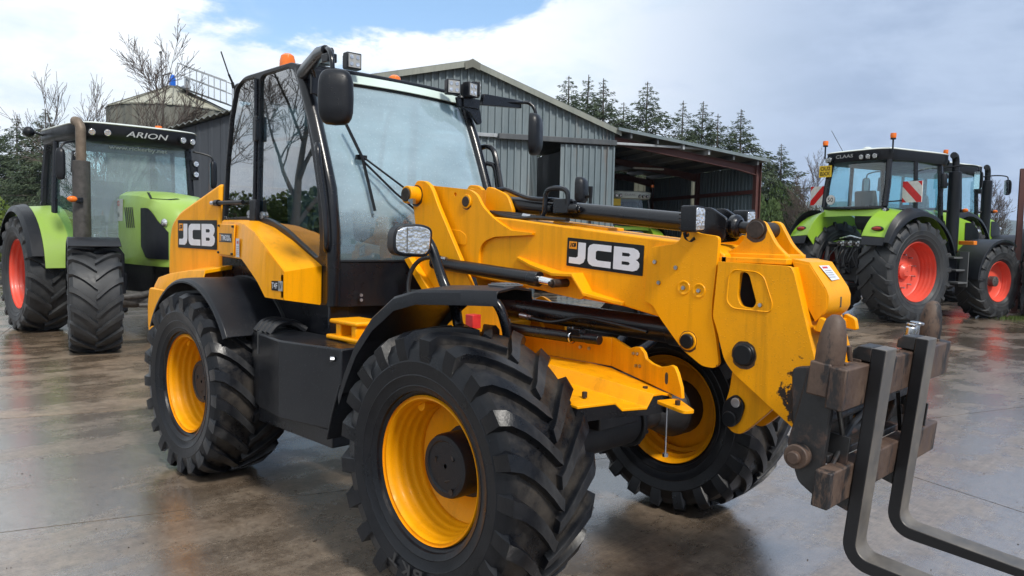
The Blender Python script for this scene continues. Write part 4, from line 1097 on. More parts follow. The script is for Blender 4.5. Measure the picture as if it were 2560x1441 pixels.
m = MB(); m.tube(curve([(-.42, -.085, 1.205), (-.25, -.085, 1.19), (-.15, -.08, 1.205), (-.02, -.075, 1.235), (.15, -.07, 1.225), (.40, -.068, 1.20)], 5), .010, 8); m.build('steel_pipe', 'hose', LD)
m = MB(); m.cyl((-.46, -.085, 1.208), (-.40, -.085, 1.204), .016, n=12); m.cyl((-.40, -.085, 1.204), (-.37, -.085, 1.202), .013, n=6); m.build('hose_fitting', 'steel', LD)
m = MB(); m.tube(curve([(-.72, -.055, 1.93), (-.66, -.055, 1.935), (-.62, -.05, 1.93), (-.45, -.052, 1.88), (-.25, -.052, 1.865), (-.10, -.052, 1.85)], 5), .013, 8)
m.tube(curve([(-.36, -.075, 1.765), (-.315, -.075, 1.775), (-.30, -.075, 1.82), (-.295, -.075, 1.90), (-.26, -.075, 1.925), (-.18, -.075, 1.925), (-.14, -.075, 1.90), (-.135, -.075, 1.84)], 5), .014, 8)
m.build('steel_pipe', 'black_paint', LD)
m = MB(); m.box((-.18, -.06, 1.83), (.11, .05, .08)); m.cyl((-.13, -.06, 1.82), (-.07, -.06, 1.815), .026, n=12); m.cyl((-.07, -.06, 1.815), (-.055, -.06, 1.814), .018, n=6); m.build('valve_block', 'black_paint', LD, 0.005)
m = MB()
for k in range(3): m.tube(curve([(-.70, -.07 - .02 * k, 1.80), (-.5, -.08 - .02 * k, 1.785 - .01 * k), (-.33, -.085 - .015 * k, 1.765), (-.12, -.08 - .01 * k, 1.755)], 5), .011, 8)
m.build('hose', 'hose', LD)
m = MB(); m.cyl((-.44, -.10, 1.778), (-.38, -.10, 1.77), .015, n=10); m.build('hose_fitting', 'steel', LD)
m = MB()
m.tube(curve([(-.94, -.275, 1.52), (-1.0, -.30, 1.525), (-1.10, -.32, 1.50), (-1.16, -.34, 1.42), (-1.15, -.36, 1.30), (-1.05, -.36, 1.20)], 6), .014, 8)
m.tube(curve([(-.98, -.20, 1.18), (-1.08, -.28, 1.28), (-1.22, -.30, 1.30), (-1.36, -.28, 1.22)], 5), .016, 8); m.build('hose', 'hose', LD)
m = MB(); m.cyl((-.945, -.275, 1.52), (-.90, -.275, 1.515), .015, n=8); m.build('hose_fitting', 'steel', LD)

# ---- boom nose
nose = [(0.847, 1.569), (1.179, 1.562), (1.195, 1.535), (1.318, 1.124), (1.280, 0.933), (1.262, 0.865), (1.113, 0.966), (0.937, 1.087), (0.894, 1.137), (0.851, 1.273), (0.830, 1.323)]
slot = rnd([(0.955, 1.53), (0.995, 1.525), (1.036, 1.40), (1.02, 1.375), (.965, 1.378), (.945, 1.42)], .022, 4)
for s in (-1, 1):
    m = MB(); m.prism(rnd(nose, [.0, .02, .02, .02, .02, .01, .02, .03, .03, .03, .02], 3), 'y', s * .165, s * .190, holes=[slot]); m.build('nose_plate', 'yellow_worn', LD, 0.004)
    rec = rnd([(0.925, 1.540), (1.034, 1.534), (1.068, 1.514), (1.113, 1.398), (1.102, 1.362), (0.924, 1.366), (0.893, 1.395), (0.900, 1.513)], .03, 4)
    rin = [((x - 1.0) * .93 + 1.0, (z - 1.45) * .93 + 1.45) for x, z in rec]
    m = MB(); n = len(rec)
    m.add([(x, s * .1905, z) for x, z in rec] + [(x, s * .194, z) for x, z in [((x - 1.0) * .975 + 1.0, (z - 1.45) * .975 + 1.45) for x, z in rec]] + [(x, s * .1908, z) for x, z in rin],
          [(i, (i + 1) % n, n + (i + 1) % n, n + i) for i in range(n)] + [(n + i, n + (i + 1) % n, 2 * n + (i + 1) % n, 2 * n + i) for i in range(n)])
    m.build('pressing', 'yellow', LD)
    m = MB(); m.cyl((.989, s * .185, 1.172), (.989, s * .200, 1.172), .052, n=28); m.cyl((.989, s * .200, 1.172), (.989, s * .212, 1.172), .046, n=28); m.build('pin_cap', 'decal_black', LD, 0.006)
    m = MB(); m.cyl((1.055, s * .188, 1.392), (1.055, s * .199, 1.392), .009, n=6); m.build('bolt', 'bolt_steel', LD)
    lev = [(0.829, 1.606), (0.893, 1.645), (0.915, 1.675), (0.933, 1.734), (0.967, 1.756), (1.006, 1.749), (1.032, 1.706), (1.065, 1.649), (1.119, 1.602), (1.119, 1.575), (.829, 1.580)]
    m = MB(); m.prism(rnd(lev, [.0, .03, .03, .03, .03, .03, .03, .03, .0, 0, 0], 4), 'y', s * .062, s * .092); m.build('lever_lug', 'yellow_worn', LD, 0.004)
    m = MB(); m.cyl((.972, s * .085, 1.712), (.972, s * .105, 1.712), .040, n=24); m.build('pin', 'pin_steel', LD, 0.004)
    lk = [(0.90, 1.10), (0.887, 0.985), (0.852, 0.880), (0.868, 0.837), (0.912, 0.800), (0.952, 0.800), (0.998, 0.839), (1.11, 0.955), (1.10, 1.06)]
    m = MB(); m.prism(rnd(lk, .03, 4), 'y', s * .09, s * .12); m.build('tilt_link', 'yellow_worn', LD, 0.004)
    cap = rnd([(.865, .935), (.93, .985), (.975, .94), (.95, .855), (.905, .82), (.86, .85)], .04, 5)
    m = MB(); m.prism(cap, 'y', s * .12, s * .136); m.cyl((.905, s * .136, .865), (.905, s * .146, .865), .036, n=20); m.build('link_cap', 'decal_black', LD, 0.005)
    m = MB(); m.cyl((.935, s * .134, .945), (.935, s * .150, .945), .022, n=16); m.build('bolt', 'bolt_steel', LD, .002)
m = MB(); m.cyl((.972, -.062, 1.712), (.972, .062, 1.712), .036, n=24); m.build('pin', 'pin_steel', LD)
m = MB(); m.box((.985, 0, 1.578), (.33, .33, .025)); m.box((.97, 0, 1.598), (.29, .20, .02)); m.build('nose_top', 'yellow_worn', LD, 0.004)
m = MB(); m.box((.86, 0, 1.45), (.02, .33, .28)); m.build('nose_inner', 'interior', LD)
m = MB(); m.slab([[(1.180, y, 1.558) for y in (-.165, .165)], [(1.300, y, 1.14) for y in (-.165, .165)], [(1.262, y, .93) for y in (-.165, .165)]], (-.02, 0, -.004)); m.build('nose_front', 'yellow_worn', LD, 0.004)
m = MB(); pr = [(1.150, 1.592), (1.225, 1.580), (1.300, 1.475), (1.312, 1.445), (1.312, 1.400), (1.300, 1.372), (1.262, 1.345)]
m.slab([[(x, y, z) for y in (-.115, .115)] for x, z in pr], lambda p: Vector((-.012, 0, -.010)))
for s in (-1, 1): m.prism([(1.15, 1.580), (1.225, 1.570), (1.300, 1.465), (1.308, 1.39), (1.262, 1.335), (1.21, 1.42), (1.17, 1.54)], 'y', s * .117, s * .109)
m.build('nose_cover', 'yellow', LD, 0.005)
m = MB(); m.prism(rnd([(1.29, 1.36), (1.335, 1.34), (1.345, 1.29), (1.27, 1.30)], .01), 'y', -.145, -.115); m.prism(rnd([(1.29, 1.36), (1.335, 1.34), (1.345, 1.29), (1.27, 1.30)], .01), 'y', .115, .145); m.box((1.295, 0, 1.315), (.012, .23, .05)); m.build('cover_hinge', 'yellow', LD, 0.003)
m = MB(); m.box((1.3125, 0.01, 1.415), (.004, .012, .045)); m.build('cover_slot', 'interior', LD, .002)
m = MB(); u = Vector((.075, 0, -.105)).normalized(); nv = Vector((.105, 0, .075)).normalized()
o0 = Vector((1.238, -.055, 1.564)) + nv * .0035
m.add([o0, o0 + Vector((0, .10, 0)), o0 + Vector((0, .12, 0)) + u * .07, o0 + Vector((0, .03, 0)) + u * .075], [(0, 1, 2, 3)]); m.build('sticker', 'decal_white', LD, smooth=0)
m = MB()
for i in range(4): q = o0 + nv * .001 + u * (.024 + i * .011) + Vector((0, .025, 0)); m.add([q, q + Vector((0, .065, 0)), q + Vector((0, .065, 0)) + u * .004, q + u * .004], [(0, 1, 2, 3)])
m.build('sticker_print', 'decal_grey', LD, smooth=0)
m = MB(); q = o0 + nv * .001 + u * .006 + Vector((0, .02, 0)); m.add([q, q + Vector((0, .05, 0)), q + Vector((0, .05, 0)) + u * .009, q + u * .009], [(0, 1, 2, 3)]); m.build('sticker_print', 'decal_red', LD, smooth=0)
# quick hitch under the nose
m = MB()
for s in (-1, 1): m.prism(rnd([(1.24, 1.16), (1.36, 1.18), (1.46, 1.15), (1.48, .98), (1.43, .84), (1.36, .80), (1.27, .86), (1.25, .95)], .03), 'y', s * .23, s * .27)
m.cyl((1.40, -.5, .90), (1.40, .5, .90), .035, n=16); m.cyl((1.42, -.44, 1.14), (1.42, .44, 1.14), .03, n=16)
m.build('quick_hitch', 'worn_black_steel', LD, 0.005)

# ---- lamps on the boom end
for s in (-1, 1):
    m = MB(); m.prism(rnd([(s * .19, 1.70), (s * .275, 1.695), (s * .275, 1.815), (s * .19, 1.81)], .012, 3), 'x', .70, .775); m.build('work_lamp', 'dark_plastic', LD, 0.004)
    m = MB(); m.prism(rnd([(s * .198, 1.708), (s * .268, 1.704), (s * .268, 1.806), (s * .198, 1.802)], .01, 3), 'x', .770, .7785); m.build('lamp_lens', 'lens_clear', LD, 0.002)
    m = MB(); m.tube(curve([(.69, s * .19, 1.73), (.67, s * .18, 1.72), (.665, s * .175, 1.68), (.69, s * .172, 1.655), (.72, s * .178, 1.67)], 4), .009, 7)
    for k in range(5): m.box((.695, s * .2335, 1.715 + k * .02), (.012, .075, .006))
    m.build('lamp_bracket', 'dark_plastic', LD)

# ---- lettering and badges
LJ = [(.36, 1), (.66, 1), (.66, .30), (.60, .10), (.46, 0), (0, 0), (0, .28), (.28, .28), (.36, .35)]
LC = [(.90, 1), (.20, 1), (.06, .92), (0, .78), (0, .22), (.06, .08), (.20, 0), (.90, 0), (.90, .28), (.38, .28), (.31, .35), (.31, .65), (.38, .72), (.90, .72)]
LB = [(0, 0), (.72, 0), (.88, .07), (.95, .20), (.95, .36), (.88, .47), (.81, .505), (.88, .54), (.94, .64), (.94, .80), (.87, .93), (.72, 1), (0, 1)]
LBh = [[(.31, .24), (.56, .24), (.62, .31), (.56, .385), (.31, .385)], [(.31, .615), (.56, .615), (.62, .69), (.56, .765), (.31, .765)]]
def badge(par, o, u, v, w, h, lift=0.0025):
    """black plate with white block letters and a small square emblem; o = lower left corner"""
    O, U, V_ = Vector(o), Vector(u).normalized(), Vector(v).normalized(); N = U.cross(V_)
    mat4 = Matrix((( U.x, V_.x, N.x, O.x), (U.y, V_.y, N.y, O.y), (U.z, V_.z, N.z, O.z), (0, 0, 0, 1)))
    m = MB(); m.prism(rnd([(0, 0), (w, 0), (w, h), (0, h)], .006), 'z', 0.0005, lift); m.xf(mat4); pl = m.build('badge_plate', 'decal_black', par, smooth=0)
    lh = h * .76; lw = w * .93; k = lw / 2.74
    x = w * .035; y = h * .11
    for nm, pts, hs, adv in (('J', LJ, None, .76), ('C', LC, None, 1.0), ('B', LB, LBh, 1.0)):
        m = MB(); f = lambda L: [(x + a * k, y + b * lh) for a, b in L]
        m.prism(f(pts), 'z', lift + .0003, lift + .0016, holes=[f(q) for q in hs] if hs else None); m.xf(mat4); m.build('badge_letter', 'decal_white', pl, smooth=0)
        x += adv * k
    s = w * .105
    m = MB(); m.prism([(w * .03, h * .62), (w * .03 + s, h * .62), (w * .03 + s, h * .62 + h * .26), (w * .03, h * .62 + h * .26)], 'z', lift + .0003, lift + .0016); m.xf(mat4); m.build('emblem', 'decal_orange', pl, smooth=0)
    x = w * .042; y = h * .68
    for pts in (LJ, LC, LB):
        m = MB(); kk = s * .28; m.prism([(x + a * kk, y + b * h * .13 + a * kk * .25) for a, b in pts], 'z', lift + .0018, lift + .0026); m.xf(mat4); m.build('emblem_letter', 'decal_black', pl, smooth=0)
        x += s * .27; y += h * .004
sl0 = Vector((.433 + .062, 0, 1.480 - 1.511)).normalized()
badge(LD, (-.060, -.1585, 1.512), sl0, (.03, 0, 1), .487, .149)
badge(LD, (-3.752, -.7065, 1.510), (1, 0, 0), (0, 0, 1), .715, .222)
badge(LD, (.433, .1585, 1.480), -sl0, (.03, 0, 1), .487, .149)
# dark grease and rust worked out round the pins
rg = random.Random(6)
for x, z, y, r0 in ((-.833, 1.86, .1803, .034), (.704, 1.198, .1803, .038), (.989, 1.172, .1903, .050), (.972, 1.712, .0925, .041), (-1.245, 1.903, .2353, .056)):
    m = MB(); n = 28; vi, vo = [], []
    for k in range(n):
        a = 2 * math.pi * k / n; ro = r0 + .007 + .003 * rg.random() + (.006 if math.sin(a) < -.6 else 0)
        vi.append((x + (r0 - .004) * math.cos(a), -y, z + (r0 - .004) * math.sin(a))); vo.append((x + ro * math.cos(a), -y, z + ro * math.sin(a)))
    m.add(vi + vo, [(k, (k + 1) % n, n + (k + 1) % n, n + k) for k in range(n)]); m.build('grease_stain', 'grease', LD, smooth=0)
m = MB()
m.tube(curve([(1.10, -.10, .98), (1.22, -.16, .90), (1.34, -.20, .98), (1.42, -.12, 1.06)], 5), .013, 7); m.tube(curve([(1.12, .06, .98), (1.28, .02, .88), (1.40, -.02, .96), (1.46, .02, 1.08)], 5), .013, 7); m.build('hose', 'hose', LD)
# ================================================================== loader: cab, bonnet, wings, mirrors
cabp = [(-2.99, 1.22), (-2.99, 1.74), (-2.935, 2.13), (-2.865, 2.46), (-2.775, 2.675), (-2.63, 2.74), (-1.975, 2.748), (-1.905, 2.725), (-1.82, 2.60), (-1.705, 2.36), (-1.615, 2.14), (-1.53, 1.92), (-1.49, 1.66), (-1.49, 1.20)]
rearg = rnd([(-2.955, 1.75), (-2.91, 2.13), (-2.84, 2.47), (-2.76, 2.665), (-2.68, 2.712), (-2.452, 2.715), (-2.47, 2.30), (-2.505, 1.76)], [.02, .0, .0, .02, .03, .02, 0, .02], 3)
doorg = rnd([(-2.40, 2.715), (-2.02, 2.722), (-1.945, 2.69), (-1.85, 2.55), (-1.745, 2.227), (-1.66, 1.92), (-1.63, 1.66), (-1.635, 1.505), (-1.685, 1.505), (-2.046, 1.672), (-2.255, 1.738), (-2.44, 1.765), (-2.42, 2.30)], [.06, .03, .03, .0, 0, 0, 0, .03, .03, .05, .05, .02, 0], 3)
def winrow(z):   # front edge of the cab at height z
    P = [(1.20, -1.49), (1.66, -1.49), (1.92, -1.53), (2.14, -1.615), (2.36, -1.705), (2.60, -1.82), (2.70, -1.87)]
    for (a, xa), (b, xb) in zip(P, P[1:]):
        if a <= z <= b: return xa + (xb - xa) * (z - a) / (b - a)
    return P[-1][1]
for s in (-1, 1):
    m = MB(); m.prism(rnd(cabp, [0, 0, 0, 0, .04, .06, .03, .03, 0, 0, 0, 0, 0, 0], 4), 'y', s * .645, s * .69, holes=[rearg, doorg]); m.build('cab_side_frame', 'black_paint', LD, 0.006)
    m = MB(); m.prism(rearg, 'y', s * .668, s * .673); m.build('side_window', 'glass_side', LD, smooth=0)
    m = MB(); m.prism(doorg, 'y', s * .668, s * .673); m.build('side_window', 'glass_side', LD, smooth=0)
    # A pillar cover, rounded, in front of the side frame
    m = MB(); m.tube([(winrow(z) - .01, s * .672, z) for z in (1.21, 1.5, 1.66, 1.8, 1.92, 2.03, 2.14, 2.25, 2.36, 2.48, 2.60, 2.70)], .045, 12); m.build('cab_pillar', 'black_paint', LD)
    m = MB(); m.tube(curve([(-1.62, s * .71, 2.20), (-1.565, s * .745, 2.17), (-1.53, s * .748, 2.02), (-1.475, s * .748, 1.80), (-1.455, s * .748, 1.62), (-1.475, s * .735, 1.56), (-1.52, s * .70, 1.55)], 5), .018, 10); m.build('grab_handle', 'black_paint', LD)
# windscreen, curved, with black lower panel
def scr(z0, z1, n, xo=0.0, yh=.645):
    rows = []
    for i in range(n + 1):
        z = z0 + (z1 - z0) * i / n
        rows.append([(winrow(z) + xo + .085 * (1 - (y / .645) ** 2), y, z) for y in [yh * (k / 8 - 1) for k in range(17)]])
    return rows
m = MB(); m.slab(scr(1.49, 2.63, 10), (-.006, 0, 0)); m.build('windscreen', 'glass_screen', LD)
m = MB(); m.slab(scr(1.20, 1.48, 3, .004), (-.02, 0, 0)); m.build('lower_front_panel', 'black_paint', LD, 0.003)
m = MB(); m.tube([Vector(p) + Vector((.004, 0, 0)) for p in scr(1.485, 1.485, 1)[0]], .009, 6); m.build('screen_seal', 'decal_black', LD)
m = MB(); m.tube([Vector(p) + Vector((.004, 0, 0)) for p in scr(2.63, 2.63, 1)[0]], .012, 6); m.build('screen_seal', 'decal_black', LD)
m = MB(); m.slab(scr(2.635, 2.695, 2, .03, .63), (-.05, 0, .0)); m.build('roof_visor', 'visor_white', LD, 0.004)
m = MB(); m.prism(rnd([(-2.92, -.64), (-1.83, -.64), (-1.80, -.3), (-1.79, 0), (-1.80, .3), (-1.83, .64), (-2.92, .64)], .06, 3), 'z', 2.685, 2.730); m.build('cab_roof', 'dark_plastic', LD, 0.015, 3)
m = MB(); m.box((-2.945, 0, 1.48), (.03, 1.29, .52)); m.build('cab_rear_wall', 'black_paint', LD)
m = MB(); m.box((-2.86, 0, 2.66), (.06, 1.29, .10)); m.build('cab_rear_header', 'black_paint', LD)
m = MB(); m.slab([[(-2.965, y, 1.745) for y in (-.645, .645)], [(-2.92, y, 2.13) for y in (-.645, .645)], [(-2.85, y, 2.46) for y in (-.645, .645)], [(-2.80, y, 2.62) for y in (-.645, .645)]], (.006, 0, 0)); m.build('rear_window', 'glass_side', LD, smooth=0)
m = MB(); m.box((-2.23, 0, 1.25), (1.46, 1.28, .05)); m.build('cab_floor', 'interior', LD)
# pillar between the windows with its hinges, catch and door stay
for c_, d_ in (((-2.435, -.70, 2.36), (.05, .03, .17)), ((-2.46, -.70, 1.80), (.085, .035, .15))):
    m = MB(); m.box(c_, d_); m.build('hinge', 'black_paint', LD, 0.005)
m = MB(); m.tube([(-2.445, -.697, 2.70), (-2.442, -.697, 2.40), (-2.47, -.697, 1.80)], .013, 8); m.build('window_bar', 'black_paint', LD)
m = MB(); m.cyl((-2.985, -.715, 1.86), (-2.60, -.715, 1.86), .016, n=10); m.cyl((-3.04, -.715, 1.86), (-2.985, -.715, 1.86), .024, n=12); m.build('door_stay', 'decal_black', LD)
m = MB(); m.cyl((-3.10, -.715, 1.86), (-3.04, -.715, 1.86), .014, n=10); m.sph((-3.105, -.715, 1.86), .017); m.build('stay_end', 'steel', LD)
for x, z in ((-2.565, 1.775), (-2.375, 1.765)): bolt1((x, -.675, z), (x, -.692, z), .027, 'steel', 18, name='window_fixing')
# interior
m = MB(); m.prism(rnd([(-2.75, 1.45), (-2.25, 1.45), (-2.22, 1.56), (-2.62, 1.60), (-2.72, 2.14), (-2.80, 2.32), (-2.88, 2.30), (-2.84, 1.6)], .04), 'y', -.24, .24); m.box((-2.5, 0, 1.36), (.35, .36, .2)); m.box((-2.83, 0, 2.36), (.08, .26, .18)); m.build('seat', 'seat_fabric', LD, 0.03, 3)
m = MB(); m.tube([(-1.62, 0, 1.3), (-1.80, 0, 1.62), (-1.94, 0, 1.84)], .035, 8); m.box((-1.68, 0, 1.42), (.16, .30, .40)); m.build('steering_column', 'interior', LD, .02)
m = MB(); c0 = Vector((-1.97, 0, 1.87)); ax_ = Vector((-.62, 0, .78)).normalized(); u_ = Vector((0, 1, 0)); w_ = ax_.cross(u_)
m.tube([c0 + (u_ * math.cos(a) + w_ * math.sin(a)) * .19 for a in [k * math.pi / 14 for k in range(29)]], .016, 8, cap=False)
for a in (0.5, 2.6, 4.7): m.tube([c0, c0 + (u_ * math.cos(a) + w_ * math.sin(a)) * .19], .012, 6)
m.build('steering_wheel', 'decal_black', LD)
m = MB(); m.prism(rnd([(-2.62, 1.3), (-2.02, 1.3), (-1.98, 1.60), (-2.06, 1.66), (-2.62, 1.72)], .03), 'y', -.58, -.36); m.tube([(-2.14, -.46, 1.64), (-2.12, -.46, 1.80)], .018, 8); m.sph((-2.12, -.46, 1.83), .038); m.build('control_console', 'interior', LD, .01)
m = MB(); m.tube(curve([(-2.9, -.60, 2.20), (-2.86, -.61, 2.285), (-2.75, -.615, 2.30), (-2.3, -.615, 2.285), (-1.85, -.615, 2.27)], 4), .013, 8); m.build('blind_rail', 'grey_plastic', LD)
m = MB(); m.box((-1.66, -.56, 1.72), (.03, .10, .28)); m.cyl((-1.705, -.60, 1.70), (-1.69, -.63, 1.70), .07, n=20); m.build('side_pod', 'interior', LD, .01)
# bonnet behind the cab
bon = [(-2.992, 1.20), (-2.992, 2.005), (-3.73, 1.80), (-3.90, 1.70), (-3.95, 1.55), (-3.97, 1.27), (-3.6, 1.25)]
m = MB(); m.prism(rnd(bon, [0, 0, .06, .08, .08, .04, 0], 4), 'y', -.705, .705); m.build('bonnet', 'yellow', LD, 0.025, 3)
# rear body: wheel arch deck and counterweight
for s in (-1, 1):
    m = MB()
    arc = [(-3.74, 1.215), (-3.66, 1.275), (-3.45, 1.315), (-3.10, 1.355), (-2.80, 1.375)]
    m.slab([[(x, s * .70, z + .03) for x, z in arc], [(x, s * .90, z) for x, z in arc], [(x, s * .925, z - .10) for x, z in arc]], (0, 0, -.03)); m.build('rear_deck', 'yellow', LD, 0.012)
cw = [(-3.78, 1.19), (-3.82, 1.05), (-3.82, .85), (-3.72, .66), (-3.40, .60), (-3.38, .9), (-3.46, 1.19)]
m = MB(); m.prism(rnd(cw, [.03, .05, .08, .06, .05, .03, .02], 3), 'y', -.93, .93); m.build('counterweight', 'yellow', LD, 0.02, 3)
# side panel under the cab with hatch
sid = [(-2.80, 1.722), (-2.45, 1.716), (-2.27, 1.700), (-2.05, 1.650), (-1.82, 1.545), (-1.60, 1.420)]
low = [(-2.84, 1.475), (-2.52, 1.472), (-2.31, 1.470), (-2.17, 1.441), (-1.95, 1.340), (-1.83, 1.250)]
for s in (-1, 1):
    yo = [.78, .83, .87, .91, .94, .95]
    ins = [(-2.95, 1.735), (-2.60, 1.735), (-2.441, 1.732), (-2.20, 1.685), (-1.95, 1.60), (-1.60, 1.452)]
    m = MB()
    rows = [[(x, s * .691, z) for x, z in ins], [(x, s * (y - .005), z + .001) for (x, z), y in zip(sid, yo)], [(x, s * y, z - .02) for (x, z), y in zip(sid, yo)], [(x, s * y, z) for (x, z), y in zip(low, yo)], [(x, s * (y - .06), z - .015) for (x, z), y in zip(low, yo)]]
    m.slab(rows, (0, -s * .012, 0))
    fr = [(-1.595, s * .693, 1.452), (-1.595, s * .945, 1.420), (-1.60, s * .95, 1.40), (-1.60, s * .95, 1.262), (-1.605, s * .94, 1.248), (-1.60, s * .693, 1.207)]
    m.add([Vector(p) + Vector((dx, 0, 0)) for dx in (0, -.03) for p in fr], [tuple(range(6)), tuple(range(11, 5, -1))] + [(i, 6 + i, 6 + (i + 1) % 6, (i + 1) % 6) for i in range(6)])
    m.add([(-1.60, s * .95, 1.42), (-1.60, s * .95, 1.25), (-1.83, s * .95, 1.25), (-1.83, s * .945, 1.54)], [(0, 1, 2, 3)])
    m.build('side_panel', 'yellow', LD, 0.008, 2)
    m = MB(); m.slab([[(-2.80, s * .790, 1.705), (-2.45, s * .839, 1.700)], [(-2.815, s * .790, 1.485), (-2.47, s * .839, 1.482)]], (0, s * .010, 0)); hat = m.build('hatch', 'yellow', LD, 0.006)
    m = MB()
    for x, y, z in ((-2.79, .796, 1.69), (-2.475, .842, 1.685), (-2.80, .796, 1.50), (-2.49, .842, 1.497)): m.box((x, s * (y + .008), z), (.022, .014, .016))
    m.build('catch', 'decal_black', hat, .003)
hu = Vector((.35, -.049, 0)).normalized()
m = MB(); o0 = Vector((-2.785, -.8045, 1.575)); m.add([o0, o0 + hu * .285, o0 + hu * .285 + Vector((0, 0, .062)), o0 + Vector((0, 0, .062))], [(0, 1, 2, 3)]); m.build('model_plate', 'decal_black', LD, smooth=0)
m = MB(); q = o0 + Vector((0, -.001, 0)) + hu * .01; m.add([q + Vector((0, 0, .008)), q + hu * .035 + Vector((0, 0, .008)), q + hu * .035 + Vector((0, 0, .054)), q + Vector((0, 0, .054))], [(0, 1, 2, 3)]); m.build('emblem', 'decal_orange', LD, smooth=0)
text('model_text', 'TM320', 'decal_white', LD, o0 + hu * .052 + Vector((0, 0, .011)), hu, (0, 0, 1), .195, .040, .002, .03)
text('model_text', 's', 'decal_white', LD, o0 + hu * .252 + Vector((0, 0, .009)), hu, (0, 0, 1), .020, .020, .002, .02)
m = MB(); o0 = Vector((-2.425, -.852, 1.480)); hu2 = Vector((.18, -.04, 0)).normalized(); m.add([o0, o0 + hu2 * .095, o0 + hu2 * .095 + Vector((0, 0, .125)), o0 + Vector((0, 0, .125))], [(0, 1, 2, 3)]); m.build('sticker', 'decal_white', LD, smooth=0)
m = MB()
for i in range(5): q = o0 + Vector((0, -.001, .018 + .013 * i)) + hu2 * .015; m.add([q, q + hu2 * .065, q + hu2 * .065 + Vector((0, 0, .004)), q + Vector((0, 0, .004))], [(0, 1, 2, 3)])
m.build('sticker_print', 'decal_grey', LD, smooth=0)
m = MB(); q = o0 + Vector((0, -.001, .09)) + hu2 * .03; m.add([q, q + hu2 * .045, q + hu2 * .045 + Vector((0, 0, .018)), q + Vector((0, 0, .018))], [(0, 1, 2, 3)]); m.build('sticker_print', 'decal_red', LD, smooth=0)
m = MB(); m.add([(-1.742, -.9525, 1.300), (-1.660, -.9525, 1.301), (-1.660, -.9525, 1.361), (-1.742, -.9525, 1.358)], [(0, 1, 2, 3)]); m.build('model_plate', 'decal_black', LD, smooth=0)
m = MB(); m.add([(-1.660, -.9525, 1.301), (-1.606, -.9525, 1.302), (-1.606, -.9525, 1.363), (-1.660, -.9525, 1.361)], [(0, 1, 2, 3)]); m.build('model_plate', 'decal_grey', LD, smooth=0)
text('model_text', 'T4F', 'decal_white', LD, (-1.735, -.9525, 1.313), (1, 0, 0), (0, 0, 1), .068, .036, .002, .01)
text('model_text', 'IV', 'decal_black', LD, (-1.650, -.9525, 1.312), (1, 0, 0), (0, 0, 1), .034, .040, .002, .0)

# ---- wings (mudguards)
def arc_rows(c, r, a0, a1, n, ys, dr=None):
    rows = []
    for i in range(n + 1):
        a = R(a0 + (a1 - a0) * i / n)
        rows.append([(c[0] + (r + (dr(y, a) if dr else 0)) * math.sin(a), y, c[1] + (r + (dr(y, a) if dr else 0)) * math.cos(a)) for y in ys])
    return rows
for s in (-1, 1):
    ys = [s * y for y in (.72, .80, .95, 1.08, 1.13, 1.145, 1.145)]
    lip = lambda y, a: {6: -.05, 5: -.02, 4: -.004}.get(ys.index(y), 0)
    m = MB(); m.slab(arc_rows((-2.574, .62), .715, -62, 58, 20, ys, lip), lambda p: (Vector((-2.574, p.y, .62)) - p).normalized() * .012)
    m.build('rear_wing', 'dark_plastic', LD, 0.004)
    m = MB(); m.slab(arc_rows((-2.574, .62), .725, -60, 62, 16, [s * .70, s * .72]), lambda p: (Vector((-2.574, p.y, .62)) - p).normalized() * .25); m.build('inner_wing', 'interior', LD)
    # front wing: three flat facets, turned-up nose, flap behind
    fa = [(.30, 1.432), (.16, 1.430), (-.10, 1.415), (-.25, 1.375), (-.42, 1.265), (-.55, 1.130), (-.64, .98), (-.70, .86)]
    yi = [.80, .74, .70, .68, .66, .66, .66, .66]
    yo = [1.02, 1.10, 1.135, 1.145, 1.145, 1.145, 1.145, 1.145]
    m = MB()
    rows = []
    for (x, z), a, b in zip(fa, yi, yo):
        rows.append([(x, s * a, z - .05), (x, s * (a + .01), z), (x, s * (a * .5 + b * .5), z + .014), (x, s * (b - .01), z), (x, s * b, z - .012), (x + .01, s * (b + .002), z - .055)])
    m.slab(rows, (0, 0, -.010)); m.build('front_wing', 'dark_plastic', LD, 0.003)
    m = MB(); m.slab([[(-.69, s * y, .90) for y in (.68, .9, 1.14)], [(-.76, s * y, .74) for y in (.68, .9, 1.14)], [(-.84, s * y, .585) for y in (.68, .9, 1.12)]], (-.012, 0, 0)); m.build('mud_flap', 'dark_plastic', LD, .003)
    m = MB(); m.box((.21, s * .88, 1.447), (.10, .12, .008))
    for i in range(4): m.box((.21, s * (.84 + .027 * i), 1.453), (.09, .010, .006))
    m.build('tread_pad', 'grey_plastic', LD, .002)
    m = MB(); m.tube(curve([(-.50, s * .80, 1.66), (-.475, s * .79, 1.65), (-.43, s * .77, 1.585), (-.36, s * .75, 1.42), (-.27, s * .75, 1.30), (-.22, s * .74, 1.18), (-.2, s * .5, 1.02)], 5), .027, 10)
    m.tube(curve([(-.20, s * .72, 1.385), (-.10, s * .70, 1.372), (-.03, s * .68, 1.32), (.0, s * .66, 1.22), (0, s * .62, 1.08), (-.03, s * .4, .98)], 5), .025, 10); m.build('wing_stay', 'black_paint', LD)
m = MB(); m.box((-.41, -.50, 1.205), (.06, .06, .075)); m.build('red_block', 'decal_red', LD, .004)
